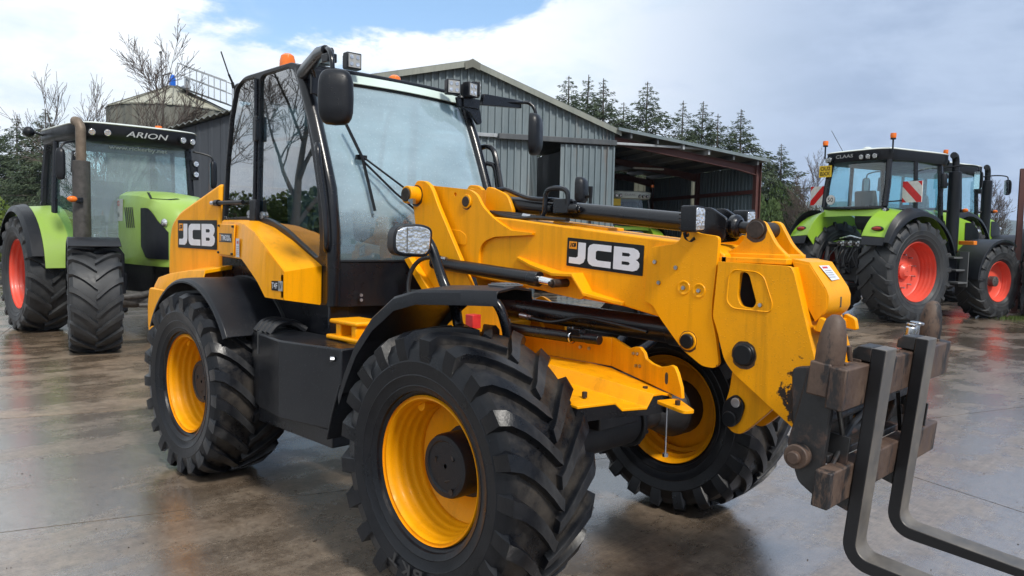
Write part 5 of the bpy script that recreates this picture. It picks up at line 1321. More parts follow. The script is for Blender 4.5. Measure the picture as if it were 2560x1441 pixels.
# headlamps on stalks
for s in (-1, 1):
    rot = Matrix.Rotation(R(-14 if s < 0 else 14) , 4, 'Z')
    c = Vector((-.40, s * .93, 1.632))
    def place(m): return m.xf(Matrix.Translation(c) @ rot)
    o = rnd([(-.105, -.075), (.095, -.085), (.105, .06), (.04, .080), (-.10, .068)], .055, 5)
    m = MB(); m.prism(o, 'x', -.055, .03); m.prism([(a * .7, b * .7) for a, b in o], 'x', -.085, -.05); place(m); hl = m.build('headlamp', 'dark_plastic', LD, .008, 3)
    m = MB(); m.prism([(a * .88, b * .86) for a, b in o], 'x', .025, .036); place(m); m.build('lamp_lens', 'lens_clear', hl, .006)
    m = MB(); m.prism(rnd([(s * .086, -.055), (s * .086, .046), (s * .044, .056), (s * .044, -.060)], .012), 'x', .0365, .0385); place(m); m.build('indicator_lens', 'lens_clear', hl, .001)
    m = MB(); m.box((.038, s * .035, 0), (.004, .004, .12)); place(m); m.build('lens_divider', 'grey_plastic', hl)
# mirrors
m = MB()
m.tube([(-1.83, -.685, 2.655), (-1.74, -.72, 2.662), (-1.36, -.86, 2.68), (-1.22, -.905, 2.672)], [.044, .044, .036, .026], 12)
m.tube(curve([(-1.25, -.895, 2.672), (-1.18, -.915, 2.668), (-1.125, -.93, 2.63), (-1.10, -.935, 2.55), (-1.10, -.935, 2.40)], 5), .014, 9); m.box((-1.095, -.935, 2.42), (.03, .03, .09)); m.build('mirror_arm', 'black_paint', LD, .003)
def mirror_shell(c, rz, w, h, d):
    m = MB(); n = 20; rows = []
    for k, (sc, x) in enumerate(((1.0, -.3), (1.0, .15), (.93, .6), (.72, .92), (.35, 1.0), (0.01, 1.0))):
        rows.append([(x * d, w / 2 * sc * math.copysign(abs(math.cos(a)) ** .55, math.cos(a)), h / 2 * sc * math.copysign(abs(math.sin(a)) ** .55, math.sin(a))) for a in [2 * math.pi * i / n for i in range(n + 1)]])
    m.grid(rows); m.add([p for p in rows[0][:-1]], [tuple(range(n))])
    return m.xf(Matrix.Translation(c) @ Matrix.Rotation(rz, 4, 'Z'))
mirror_shell(Vector((-1.035, -.955, 2.385)), R(-38), .188, .298, .055).build('mirror', 'dark_plastic', LD)
for c_, d_ in (((-1.19, -.90, 2.62), (.07, .06, .05)), ((-1.06, -.985, 2.43), (.03, .05, .035))):
    m = MB(); m.box(c_, d_); m.build('mirror_bracket', 'black_paint', LD, .006)
m = MB(); m.tube([(-1.78, .66, 2.655), (-1.74, .74, 2.67), (-1.63, 1.10, 2.70)], .012, 6)
m.prism([(.70, 2.63), (1.12, 2.66), (1.12, 2.72), (.72, 2.715)], 'x', -1.70, -1.66); m.tube(curve([(-1.66, 1.08, 2.70), (-1.62, 1.16, 2.70), (-1.58, 1.19, 2.64), (-1.57, 1.19, 2.52), (-1.58, 1.18, 2.44)], 5), .014, 9); m.build('mirror_arm', 'black_paint', LD, .003)
mirror_shell(Vector((-1.56, 1.16, 2.455)), R(28), .20, .325, .06).build('mirror', 'dark_plastic', LD)
m = MB(); m.box((-1.68, .60, 2.63), (.03, .16, .07)); m.prism(rnd([(.46, 2.66), (.68, 2.66), (.72, 2.50), (.68, 2.48), (.60, 2.56), (.48, 2.60)], .015), 'x', -1.70, -1.68); m.build('lamp_mount', 'black_paint', LD, .003)
m = MB(); m.prism(rnd([(-.70, 2.68), (-.62, 2.68), (-.64, 2.50), (-.68, 2.50)], .01), 'x', -1.70, -1.68)
m.tube([(-1.72, -.70, 2.66), (-1.60, -.74, 2.60), (-1.55, -.80, 2.66)], .010, 6); m.box((-1.66, -.70, 2.58), (.02, .07, .15)); m.build('lamp_mount', 'black_paint', LD, .003)
def led(c, rz, tilt=0.0):
    m = MB(); m.box((0, 0, 0), (.06, .105, .105)); m.box((-.04, 0, 0), (.03, .085, .085)); X = Matrix.Translation(c) @ Matrix.Rotation(rz, 4, 'Z') @ Matrix.Rotation(tilt, 4, 'Y'); m.xf(X); o = m.build('led_lamp', 'dark_plastic', LD, .006)
    m = MB(); m.box((.031, 0, 0), (.004, .085, .085)); m.xf(X); m.build('lamp_lens', 'decal_grey', o)
    for a in (-.022, .022):
        for b in (-.022, .022): m = MB(); m.cyl((.033, a, b), (.036, a, b), .013, n=12); m.xf(X); m.build('led', 'lens_clear', o)
led(Vector((-1.66, .405, 2.715)), R(-20)); led(Vector((-1.64, .555, 2.715)), R(12)); led(Vector((-1.70, .665, 2.74)), R(50))
led(Vector((-1.72, -.40, 2.765)), R(-5)); led(Vector((-1.72, -.60, 2.76)), R(-40))
# beacons, aerial, wiper, far rail
for y in (-.46, .47):
    m = MB(); m.lathe([(.06, 2.725), (.062, 2.76), (.055, 2.77)], 24, (-2.44, y, 0), 'z'); b_ = m.build('beacon', 'decal_black', LD)
    m = MB(); m.lathe([(.055, 2.768), (.057, 2.80), (.054, 2.86), (.045, 2.895), (.025, 2.91), (.001, 2.912)], 24, (-2.44, y, 0), 'z'); m.build('beacon_lens', 'lens_amber', b_)
m = MB(); m.cyl((-2.885, -.645, 2.695), (-2.885, -.655, 2.735), .012, n=8); m.cyl((-2.885, -.655, 2.735), (-2.89, -.68, 2.79), .008, n=6); m.cyl((-2.89, -.68, 2.79), (-2.895, -.735, 2.945), .005, n=6); m.build('aerial', 'decal_black', LD)
m = MB(); m.box((-1.535, -.45, 2.135), (.02, .075, .03))
m.tube([(-1.585, -.535, 2.345), (-1.50, -.465, 2.13), (-1.425, -.42, 1.80)], .010, 6)
m.tube([(-1.50, -.45, 2.13), (-1.38, -.24, 1.96), (-1.33, .0, 1.79)], .007, 6); m.tube([(-1.495, -.47, 2.115), (-1.38, -.30, 1.92), (-1.32, -.06, 1.74)], .007, 6); m.build('wiper', 'decal_black', LD)
m = MB(); m.tube(curve([(-1.74, .72, 2.28), (-1.69, .74, 2.325), (-1.60, .745, 2.31), (-1.55, .745, 2.23), (-1.49, .745, 2.02), (-1.44, .745, 1.80)], 5), .020, 9); m.build('hand_rail', 'black_paint', LD)
# tank with step on the near side, its twin on the far side, turntable under the cab
for s in (-1, 1):
    pl = [(-2.06, s * .72), (-2.05, s * .93), (-1.80, s * 1.00), (-1.47, s * 1.05), (-.97, s * .955), (-.95, s * .70)]
    m = MB(); m.prism(pl, 'z', .57, 1.03); m.build('tank', 'tank_plastic', LD, 0.010, 2, smooth=8)
    m = MB(); m.prism([(-2.03, s * .90), (-1.83, s * 1.0), (-1.80, s * .75), (-2.03, s * .75)], 'z', .90, 1.038); m.build('step_recess', 'interior', LD)
    m = MB(); m.box((-1.45, s * .80, .52), (.85, .34, .10)); m.build('tank_guard', 'black_paint', LD, .008)
    m = MB()
    for i in range(4): m.tube(curve([(-1.93 + .055 * i, s * .96, 1.03), (-1.93 + .055 * i, s * .90, 1.085), (-1.93 + .055 * i, s * .80, 1.09), (-1.90 + .055 * i, s * .72, 1.04)], 4), .022, 7)
    m.build('step_rubber', 'tank_plastic', LD)
m = MB(); m.cyl((-1.70, -.45, 1.02), (-1.70, -.45, 1.20), .20, n=24); m.box((-2.0, -.35, 1.12), (1.0, .7, .2)); m.build('cab_mount', 'black_paint', LD, .01)
m = MB(); m.prism([(-1.34, -.80), (-1.06, -.80), (-1.04, -.60), (-1.32, -.60)], 'z', 1.128, 1.155); m.prism([(-1.36, -.81), (-1.00, -.81), (-.98, -.58), (-1.34, -.58)], 'z', 1.035, 1.062); m.box((-1.26, -.70, 1.095), (.05, .18, .08)); m.box((-1.10, -.70, 1.095), (.05, .18, .08)); m.build('steer_bracket', 'yellow', LD, .01)
m = MB(); m.prism([(-1.17, 1.03), (-.99, 1.05), (-1.06, .90), (-1.13, .72), (-1.19, .70), (-1.15, .88)], 'y', -.80, -.74); m.build('frame_strut', 'yellow', LD, .006)
m = MB(); m.cyl((-1.72, -.68, 1.09), (-1.62, -.68, 1.10), .018, n=10); m.cyl((-1.02, -.965, .97), (-1.03, -.985, .97), .016, n=8); m.build('fitting', 'steel', LD)
for z in (1.245, 1.275):
    m = MB(); m.cyl((-1.425, -.52, z), (-1.41, -.525, z), .010, n=8); m.build('bolt', 'bolt_steel', LD)
# mirror standing on the far front wing
mirror_shell(Vector((-.93, .98, 1.99)), R(20), .14, .20, .05).build('wing_mirror', 'dark_plastic', LD)
m = MB(); m.tube([(-.90, .98, 1.95), (-.84, .99, 1.95), (-.84, .99, 2.02)], .016, 8); m.tube([(-.84, .99, 2.02), (-.84, .99, 1.70), (-.60, .95, 1.30)], .012, 8); m.build('mirror_arm', 'decal_black', LD)

# ================================================================== pallet fork carriage hung on the loader's hitch
FC = empty('fork_carriage', (1.50, 0, 0.45))
tag(FC, 'rusty pallet fork carriage with two black steel forks on the front of the yellow loader', 'fork carriage')
X = Vector((1, 0, -.097)).normalized(); Z = Vector((.097, 0, 1)).normalized()
FM = Matrix(((X.x, 0, Z.x, 1.585 - 1.50), (0, 1, 0, 0), (X.z, 0, Z.z, 1.231 - .45), (0, 0, 0, 1)))
def fb(m, name, mat, bev=.004, par=FC): m.xf(FM); return m.build(name, mat, par, bev)
m = MB(); m.box((-.03, 0, -.075), (.06, 1.20, .15))
fb(m, 'upper_bar', 'rusty_steel', .006)
m = MB(); m.box((-.03, 0, -.44), (.06, 1.19, .135)); fb(m, 'lower_bar', 'rusty_steel', .006)
for i in range(9):
    y = -.52 + i * .13
    m = MB(); m.box((-.045, y, .004), (.03, .028, .010)); fb(m, 'notch_tooth', 'rusty_steel', .002)
for s in (-1, 1):
    m = MB(); m.prism(rnd([(-.06, .0), (-.16, -.02), (-.18, -.20), (-.20, -.33), (-.14, -.46), (-.06, -.50)], .02), 'y', s * .50, s * .535); fb(m, 'side_arm', 'worn_black_steel', .005)
    m = MB(); m.box((-.095, s * .545, -.055), (.075, .105, .12)); fb(m, 'horn_block', 'rusty_steel', .006)
    m = MB(); m.lathe([(.050, -.02), (.050, .035), (.044, .085), (.032, .135), (.015, .152), (.001, .154)], 12, (-.085, s * .545, .02), 'z'); fb(m, 'stop_horn', 'rusty_steel', .004)
    m = MB(); m.cyl((-.145, s * .49, -.36), (-.145, s * .575, -.36), .045, n=20); m.cyl((-.145, s * .575, -.36), (-.145, s * .60, -.36), .024, n=16); fb(m, 'hook_pin', 'rusty_steel', .004)
    m = MB(); m.tube([(-.05, s * .50, -.15), (-.04, s * .42, -.30), (-.05, s * .47, -.38)], .010, 6); m.box((-.06, s * .44, -.33), (.10, .012, .12)); fb(m, 'gusset', 'worn_black_steel', .002)
m = MB(); m.cyl((-.10, -.50, -.22), (-.10, .50, -.22), .022, n=12); m.box((-.09, 0, -.36), (.06, .98, .03)); m.box((-.09, .15, -.21), (.03, .5, .05)); fb(m, 'cross_tube', 'worn_black_steel', .004)
m = MB(); m.tube([(-.07, -.42, -.36), (-.08, -.25, -.27), (-.08, -.05, -.20)], .014, 7); m.tube([(-.04, .10, -.18), (-.03, .16, -.33), (-.03, .17, -.35)], .009, 6); fb(m, 'brace_rod', 'worn_black_steel', 0)
m = MB(); m.lathe([(.022, 0), (.022, .05), (.018, .055)], 14, (-.08, .27, .02), 'z'); m.lathe([(.020, .06), (.022, .065), (.020, .07)], 14, (-.08, .27, .02), 'z'); m.cyl((-.08, .34, .0), (-.08, .34, .08), .014, n=10); m.cyl((-.08, .34, .08), (-.08, .34, .09), .028, n=16); fb(m, 'coupling', 'steel', .002)
m = MB(); m.cyl((-.06, -.42, .0), (-.07, -.43, .055), .010, n=8); fb(m, 'stop_pin', 'rusty_steel', .002)
def fork(y0, y1):
    f = empty('fork', (0, 0, 0), 0, FC)
    a = .002; t = .048
    prof = [(a + t, .060), (a, .060), (a - .055, .058), (a - .070, .035), (a - .070, -.005), (a - .0615, -.005), (a - .0615, .008), (a, .008)]
    hk = MB(); hk.prism([(a, .0605), (a - .050, .0585), (a - .068, .038), (a - .068, .006), (a - .062, .006), (a, .006)], 'y', y0 + .002, y1 - .002); fb(hk, 'fork_hook', 'worn_black_steel', .004, f)
    n = 8; ins, out = [], []
    for k in range(n + 1):
        q = k / n * math.pi / 2
        out.append((a + .10 - .10 * math.cos(q), -.66 - .10 * math.sin(q) + 0.0))
        ins.append((a + .10 - .052 * math.cos(q), -.66 - .052 * math.sin(q)))
    pr = [(a, .060), (a, -.62)] + out + [(a + 1.20, -.742), (a + 1.24, -.735), (a + 1.20, -.728)] + ins[::-1] + [(a + t, -.62), (a + t, .060)]
    b = MB(); b.prism(pr, 'y', y0, y1); fb(b, 'fork_tine', 'fork_steel', .004, f)
    l = MB(); l.prism([(a - .002, -.50), (a - .002, -.56), (a - .05, -.55), (a - .05, -.52)], 'y', y0 + .01, y1 - .01); fb(l, 'lower_hook', 'worn_black_steel', .003, f)
fork(-.400, -.290); fork(.070, .180)
# ================================================================== green tractors
TY = {}
def tmesh(key, f):
    if key not in TY: TY[key] = f()
    return TY[key]
def tractor(loc, rz, P, label, group='green tractors in the yard'):
    T = empty('tractor', loc, rz); T.scale = (P.get('s', 1.0),) * 3
    tag(T, label, 'tractor', group)
    Rr, hr, rf, hf, L = P['R'], P['hr'], P['rf'], P['hf'], P['L']
    tr, tf, zr, zg = P['tr'], P['tf'], P['zr'], P['zg']
    k = P['k']; kw = P.get('kw', .74) * k; zt = zr - .26 * k; zb = P['zb']
    det = P.get('detail', 2)
    # ---- wheels
    rrim, frim = P['rimR'], P['rimF']
    t1 = tmesh(('t', Rr, hr), lambda: tyre_mesh('tractor_tyre', Rr, hr, rrim + .005, hr * .80, 19, .058, .070, 'rubber_dusty', .30))
    t2 = tmesh(('t', rf, hf), lambda: tyre_mesh('tractor_tyre', rf, hf, frim + .005, hf * .80, 18, .050, .062, 'rubber_dusty', .34))
    for s in (-1, 1):
        r1 = tmesh(('r', rrim, hr, s), lambda: rim_mesh('tractor_rim', rrim, hr * .80, s, 'red_rim', hr * .85, 4, .45))
        r2 = tmesh(('r', frim, hf, s), lambda: rim_mesh('tractor_rim', frim, hf * .80, s, 'red_rim', hf * .55, 3, .55))
        def hub1(w, q):
            m = MB(); m.lathe([(.17, -q * .12), (.17, q * .01), (.13, q * .04), (.10, q * .07), (.01, q * .07)], 28); m.build('hub', 'red_rim', w)
            for i in range(10): a = i * .628; put(tmesh('wb', lambda: MB().cyl((0, -.05, 0), (0, .05, 0), .02, n=6).mesh('wheel_bolt', 'bolt_steel')), 'wheel_bolt', w, (rrim * .55 * math.sin(a), -q * .02, rrim * .55 * math.cos(a)))
        def hub2(w, q):
            m = MB(); m.lathe([(.12, -q * .1), (.12, q * hf * .55), (.105, q * hf * .58), (.01, q * hf * .58)], 28); h = m.build('hub', 'grey_cast', w)
            for i in range(5): a = i * 1.257; put(tmesh('wb2', lambda: MB().cyl((0, -.012, 0), (0, .012, 0), .012, n=6).mesh('wheel_bolt', 'bolt_steel')), 'wheel_bolt', w, (.07 * math.sin(a), q * hf * .585, .07 * math.cos(a)))
        wheel(T, (0, s * tr, Rr - .02), s, t1, r1, hub1, 0, .3 + s * .1)
        wheel(T, (L, s * tf, rf - .02), s, t2, r2, hub2, P.get('steer', 0), .1 + s * .2)
        # front mudguards follow the steering
        c = Vector((L, s * tf, rf)); Q = Matrix.Translation(c) @ Matrix.Rotation(P.get('steer', 0), 4, 'Z')
        m = MB(); rows = []
        for i in range(13):
            a = R(-88 + 118 * i / 12); rg_ = rf + .085
            rows.append([(rg_ * math.sin(a) * (.985 if j in (0, 4) else 1), s * 0 + y, rg_ * math.cos(a) - (.05 if j in (0, 4) else 0)) for j, y in enumerate((-hf * 1.06, -hf * 1.02, 0, hf * 1.02, hf * 1.06))])
        m.slab(rows, lambda p: -Vector((p.x, 0, p.z)).normalized() * .012); m.xf(Q); m.build('front_mudguard', 'dark_plastic', T, .004)
        m = MB(); m.tube([(0, -s * hf * .9, rf * .95), (0, -s * hf * 1.15, rf * .8), (0, -s * hf * 1.2, 0)], .03, 7); m.xf(Q); m.build('mudguard_stay', 'dark_plastic', T)
    # ---- chassis, axles, engine
    m = MB(); m.box((L * .42, 0, zg - .12), (L * .95, .50 * k, .50)); m.box((0, 0, Rr), (.75, .72, .62)); m.box((L * .82, 0, zg - .05), (1.1, .44, .42)); m.build('chassis', 'dark_cast', T, .02)
    m = MB(); m.cyl((0, -tr, Rr - .02), (0, tr, Rr - .02), .17, n=16); m.build('rear_axle', 'dark_cast', T)
    m = MB(); m.tube([(L, -tf + .25, rf - .02), (L, -.45, rf - .06), (L, -.2, rf - .02), (L, .2, rf - .02), (L, .45, rf - .06), (L, tf - .25, rf - .02)], [.13, .11, .16, .16, .11, .13], 12); m.cyl((L + .12, -.6, rf - .12), (L + .12, .6, rf - .12), .035, n=10); m.tube([(L + .05, -.35, rf + .05), (L + .15, -.6, rf + .02), (L + .1, -tf + .3, rf)], .045, 8); m.tube([(L + .05, .35, rf + .05), (L + .15, .6, rf + .02), (L + .1, tf - .3, rf)], .045, 8); m.build('front_axle', 'grey_cast', T, .01)
    m = MB(); m.prism(rnd([(L + .25, rf + .35), (L + .62, rf + .30), (L + .60, rf - .15), (L + .30, rf - .20)], .04), 'y', -.22, .22)
    for s in (-1, 1): m.tube([(L + .3, s * .25, rf - .05), (L + .55, s * .33, rf - .25), (L + .95, s * .36, rf - .22)], .04, 7)
    m.build('front_linkage', 'dark_cast', T, .01)
    # ---- bonnet
    zh = P['zh']; x0, x1 = 1.38 * k, L + .62
    st = P.get('st') or [(0, .43, 0.0), (.22, .455, -.02), (.48, .46, -.075), (.72, .445, -.16), (.88, .41, -.26), (.96, .35, -.36), (1.0, .24, -.48)]
    def sec(f, w, dz):
        x = x0 + (x1 - x0) * f; z1 = zh + dz * k; z0 = zg + .10 + .02 * f; w *= k
        return [(x, -w * .93, z0), (x, -w, z0 + .18), (x, -w * .985, z1 - .20), (x, -w * .90, z1 - .07), (x, -w * .62, z1 - .012), (x, -w * .3, z1 + .004), (x, 0, z1 + .010), (x, w * .3, z1 + .004), (x, w * .62, z1 - .012), (x, w * .90, z1 - .07), (x, w * .985, z1 - .20), (x, w, z0 + .18), (x, w * .93, z0)]
    m = MB(); rows = [sec(*q) for q in st]; m.grid(rows); m.add(rows[-1], [tuple(range(13))]); m.build('bonnet', P.get('green', 'green'), T, smooth=45)
    for s in (-1, 1):
        m = MB(); yy = .463 * k
        def B(f, z, o=.006): # point on the bonnet side
            for (a, wa, da), (b, wb, db) in zip(st, st[1:]):
                if a <= f <= b: w = wa + (wb - wa) * (f - a) / (b - a); break
            return (x0 + (x1 - x0) * f, s * (w * k * .992 + o), z)
        za, zc = zg + .22, zh - .26
        gr = []
        for j in range(9):
            f = .60 + .365 * j / 8; zt_ = zc - .02 - .34 * max(0, (f - .72) / .25) ** 1.4; zb_ = za + .16 * max(0, (.70 - f) / .1)
            gr.append([B(f, zb_ + (zt_ - zb_) * q / 4, .008 + (.02 if q in (0,) else 0) * 0) for q in range(5)])
        m.slab(gr, (0, s * .006, 0)); m.build('side_grille', 'dark_plastic', T, smooth=30)
        for i in range(5):
            f = .21 + i * .045; m = MB(); q = [B(f, zh - .26, .004), B(f + .016, zh - .26, .004), B(f + .016 + .05, zh - .56, .004), B(f + .05, zh - .56, .004)]
            m.slab([[q[0], q[1]], [q[3], q[2]]], (0, s * .004, 0)); m.build('vent_slot', 'decal_black', T, smooth=0)
        m = MB(); q = [B(.01, zh - .46, .004), B(.15, zh - .46, .004), B(.17, zh - .13, .004), B(.01, zh - .13, .004)]; m.add(q, [(0, 1, 2, 3)]); pl = m.build('name_panel', 'board_white', T, smooth=0)
        u_ = (1, 0, 0) if s < 0 else (-1, 0, 0); fx = .02 if s < 0 else .155
        text('badge_text', 'CLAAS', 'decal_red', T, B(fx, zh - .23, .012), u_, (0, 0, 1), .13 * (x1 - x0), .075, .001, .02)
        if P.get('model'): text('badge_text', P['model'], 'decal_black', T, B(fx, zh - .40, .012), u_, (0, 0, 1), .115 * (x1 - x0), .07, .001, .02)
        m = MB(); q = B(.93, zc - .22, .0); m.sph(q, .07, 12, 8, (1.3, .5, .8)); m.build('headlight', 'lens_clear', T)
        m = MB(); q0, q1 = Vector(rows[2][4 if s < 0 else 8]), Vector(rows[4][5 if s < 0 else 7]); m.add([q0 + Vector((0, 0, .006)), Vector(rows[3][3 if s < 0 else 9]) + Vector((0, s * .004, .004)), Vector(rows[4][4 if s < 0 else 8]) + Vector((0, 0, .006)), q1 + Vector((0, 0, .006))], [(0, 1, 2, 3)]); m.build('top_vent', 'decal_black', T, smooth=0)
    m = MB(); m.box((x1 + .002, 0, zh - .68), (.012, .40 * k, .34)); m.build('front_grille', 'dark_plastic', T, .01)
    # ---- cab
    xr, xf, xm = -.42 * k, 1.36 * k, .42 * k
    wf, wm, wr = kw * .90, kw * 1.02, kw * .94
    def pil(a, b, r): 
        m = MB(); m.tube([a, Vector(a).lerp(Vector(b), .5) + Vector((0, (.02 if a[1] > 0 else -.02), 0)), b], r, 8); m.build('cab_pillar', 'black_paint', T)
    for s in (-1, 1):
        pil((xf, s * wf, zg + .12), (xf - .10, s * wf * .96, zt), .055)
        pil((xm, s * wm, zg + .15), (xm - .03, s * wm * .95, zt), .045)
        pil((xr, s * wr, zb), (xr + .12, s * wr * .95, zt), .065)
        m = MB(); m.slab([[(xf - .02, s * (wf - .005), zg + .15), (xm + .03, s * (wm - .005), zg + .15)], [(xf - .11, s * (wf * .96 - .01), zt), (xm, s * (wm * .95 - .01), zt)]], (0, s * .006, 0)); m.build('door_glass', 'glass_tractor', T, smooth=0)
        m = MB(); m.slab([[(xm - .03, s * (wm - .01), zb - .08), (xr + .03, s * (wr - .01), zb)], [(xm - .05, s * (wm * .95 - .01), zt), (xr + .14, s * (wr * .95 - .01), zt)]], (0, s * .006, 0)); m.build('rear_side_glass', 'glass_tractor', T, smooth=0)
        m = MB(); m.tube([(xf, s * (wf + .01), zg + .14), (xm, s * (wm + .01), zg + .14), (xr, s * (wr + .01), zb - .02)], .04, 7); m.build('cab_sill', 'black_paint', T)
        m = MB(); m.tube([(xf - .06, s * (wf + .07), zg + .9), (xf - .02, s * (wf + .10), zg + .5), (xf, s * (wf + .08), zg + .2)], .016, 7); m.build('grab_rail', 'black_paint', T)
    nr = 8
    def screen(xa, xb, wa, wb, z0, z1, bow, n=8, inset=.01):
        return [[(xa + (xb - xa) * t + bow * (1 - (2 * j / nr - 1) ** 2), (wa + (wb - wa) * t - inset) * (2 * j / nr - 1), z0 + (z1 - z0) * t) for j in range(nr + 1)] for t in [i / n for i in range(n + 1)]]
    m = MB(); m.slab(screen(xf, xf - .10, wf, wf * .96, zg + .15, zt, .10), (-.006, 0, 0)); m.build('windscreen', P.get('screen', 'glass_tractor_front'), T)
    m = MB(); m.slab(screen(xr, xr + .12, wr, wr * .95, zb - .02, zt, -.10), (.006, 0, 0)); m.build('rear_window', 'glass_tractor', T)
    m = MB(); m.tube([Vector(p) + Vector((-.01, 0, 0)) for p in screen(xr, xr, wr, wr, zb - .03, zb - .03, -.10)[0]], .04, 7); m.build('rear_sill', 'black_paint', T)
    m = MB(); m.box(((xf + xr) / 2, 0, zg + .10), (xf - xr - .1, 2 * wf - .1, .10)); m.build('cab_floor', 'interior', T)
    # interior
    m = MB(); m.prism(rnd([(.0, zg + .55), (.48, zg + .55), (.50, zg + .66), (.10, zg + .70), (.0, zg + 1.25), (-.06, zg + 1.42), (-.16, zg + 1.40), (-.10, zg + .7)], .04), 'y', -.25, .25); m.box((.22, 0, zg + .35), (.36, .36, .42)); m.build('seat', 'interior', T, .03)
    m = MB(); m.box((xf - .20, 0, zg + .45), (.22, .42, .62)); m.tube([(xf - .25, 0, zg + .70), (xf - .40, 0, zg + .90)], .04, 8); m.build('dashboard', 'interior', T, .03)
    m = MB(); c0 = Vector((xf - .44, 0, zg + .93)); ax_ = Vector((-.5, 0, .85)).normalized(); u0 = Vector((0, 1, 0)); w0 = ax_.cross(u0); m.tube([c0 + (u0 * math.cos(a) + w0 * math.sin(a)) * .20 for a in [j * math.pi / 10 for j in range(21)]], .016, 6, cap=False); m.tube([c0 - u0 * .2, c0 + u0 * .2], .012, 5); m.build('steering_wheel', 'decal_black', T)
    m = MB(); m.box((.35, -.42, zg + .68), (.60, .16, .14)); m.box((.72, -.48, zg + 1.02), (.04, .26, .20)); m.tube([(.6, -.42, zg + .7), (.72, -.47, zg + 1.0)], .02, 6); m.build('armrest_console', 'interior', T, .02)
    # roof
    pl = [(xr - .10, -kw * .80), (xr + .1, -kw * 1.03), (xf - .1, -kw * 1.02), (xf + .24, -kw * .86), (xf + .30, -kw * .4), (xf + .32, 0), (xf + .30, kw * .4), (xf + .24, kw * .86), (xf - .1, kw * 1.02), (xr + .1, kw * 1.03), (xr - .10, kw * .80), (xr - .14, 0)]
    pl = rnd(pl, .16, 3); cx = (xr + xf) / 2; n = len(pl)
    def ring(sc, z): return [((x - cx) * sc + cx, y * sc, z) for x, y in pl]
    m = MB(); rr_ = [ring(.86, zt - .04), ring(.97, zt), ring(1.0, zt + .08 * k), ring(1.0, zr - .055 * k)]
    m.add([p for r in rr_ for p in r], [(i * n + j, i * n + (j + 1) % n, (i + 1) * n + (j + 1) % n, (i + 1) * n + j) for i in range(3) for j in range(n)] + [tuple(range(n))]); rb = m.build('roof_band', P.get('band', 'dark_plastic'), T, smooth=50)
    m = MB(); rr_ = [ring(1.002, zr - .065 * k), ring(1.010, zr - .055 * k), ring(.985, zr - .038 * k), ring(.86, zr - .014 * k), ring(.55, zr), ring(.01, zr + .004)]
    m.add([p for r in rr_ for p in r], [(i * n + j, i * n + (j + 1) % n, (i + 1) * n + (j + 1) % n, (i + 1) * n + j) for i in range(5) for j in range(n)] + [tuple(range(n))]); m.build('roof_cap', 'white_roof', T, smooth=50)
    def lamp(p, d, r, mat='lens_clear'):
        p, d = Vector(p), Vector(d).normalized(); m = MB(); m.cyl(p - d * .06, p + d * .012, r * 1.18, n=18); o = m.build('work_lamp', 'dark_plastic', T, .004); m = MB(); m.cyl(p, p + d * .022, r, r * .9, 18); m.build('lamp_lens', mat, o, .004)
    zl = zt + .07 * k
    for y in (-.80, -.60, .60, .80): lamp((xf + .315 - .09 * (abs(y) > .7), kw * y, zl), (1, .25 * y, -.12), .050 * k)
    for y in (-.70, -.50, -.30, .68, .84): lamp((xr - .140 + .07 * (abs(y) > .75), kw * y, zl), (-1, .25 * y, -.12), .048 * k)
    for s in (-1, 1):
        m = MB(); m.tube([(xf - .05, s * (wf + .03), zt - .20), (xf - .05, s * (wf + .05), zt - .52)], [.075, .075], 10); m.build('pillar_lamp_pod', 'dark_plastic', T, .01)
        for dz in (.26, .43): lamp((xf + .02, s * (wf + .05), zt - dz), (1, s * .15, 0), .048)
    text('roof_text', P['front_text'], 'decal_grey', rb, (xf + .318, -.30 * k, zl - .03), (0, 1, 0), (0, 0, 1), .62 * k, .085, .014, .01, .25) if P.get('front_text') else None
    text('roof_text', 'CLAAS', 'decal_grey', rb, (xr - .142, .36 * k, zl + .01), (0, -1, 0), (0, 0, 1), .40 * k, .075, .012, .015)
    if P.get('web'): text('screen_text', P['web'], 'decal_faint', T, (xf + .012, -.44, zt - .15), (0, 1, 0), (-.05, 0, 1), .86, .075, .012, .005)
    # ---- rear mudguards
    for s in (-1, 1):
        rg_ = Rr + P.get('wing', .13); yi, yg, yo = wr * .92, tr + P.get('yg', .02), tr + hr * 1.04
        def rows_(ya, yb, drop, a0=-80, a1=58, n=18):
            out = []
            for i in range(n + 1):
                a = R(a0 + (a1 - a0) * i / n); f_ = i / n
                bulge = P.get('bulge', .07) * math.exp(-((a - R(-26)) / .55) ** 2)
                out.append([((rg_ + bulge * (1 - j / 5) - drop * (j == 5)) * math.sin(a), s * (ya + (yb - ya) * j / 5), Rr + (rg_ + bulge * (1 - j / 5) - drop * (j == 5)) * math.cos(a)) for j in range(6)])
            return out
        th = lambda p: -Vector((p.x, 0, p.z - Rr)).normalized() * .015
        m = MB(); m.slab(rows_(yi, yg, .0, P.get('gb', -66), P.get('ga', 58)), th); m.build('rear_mudguard', P.get('green', 'green'), T, .006)
        m = MB(); rws = rows_(yg + .004, yo, .07, P.get('gb', -66) - 6, 74)
        m.slab(rws, th); m.build('mudguard_flare', 'dark_plastic', T, .004)
        m = MB(); m.slab(rows_(yi + .01, yg - .01, 0, P.get('gb', -66) - (18 if P.get('gb', -66) < -60 else 9), P.get('gb', -66) - .5, 4), th); m.build('mudguard_skirt', 'dark_plastic', T, .004)
        # inner face of the mudguard, down to the axle
        rim_ = rows_(yi, yg, 0, P.get('gb', -66), 58)
        m = MB(); m.slab([[r[0] for r in rim_], [(p[0] * .62, s * (yi - .04), Rr + (p[2] - Rr) * .42 - .05) for p in [r[0] for r in rim_]]], (0, -s * .015, 0)); m.build('inner_panel', P.get('green', 'green'), T)
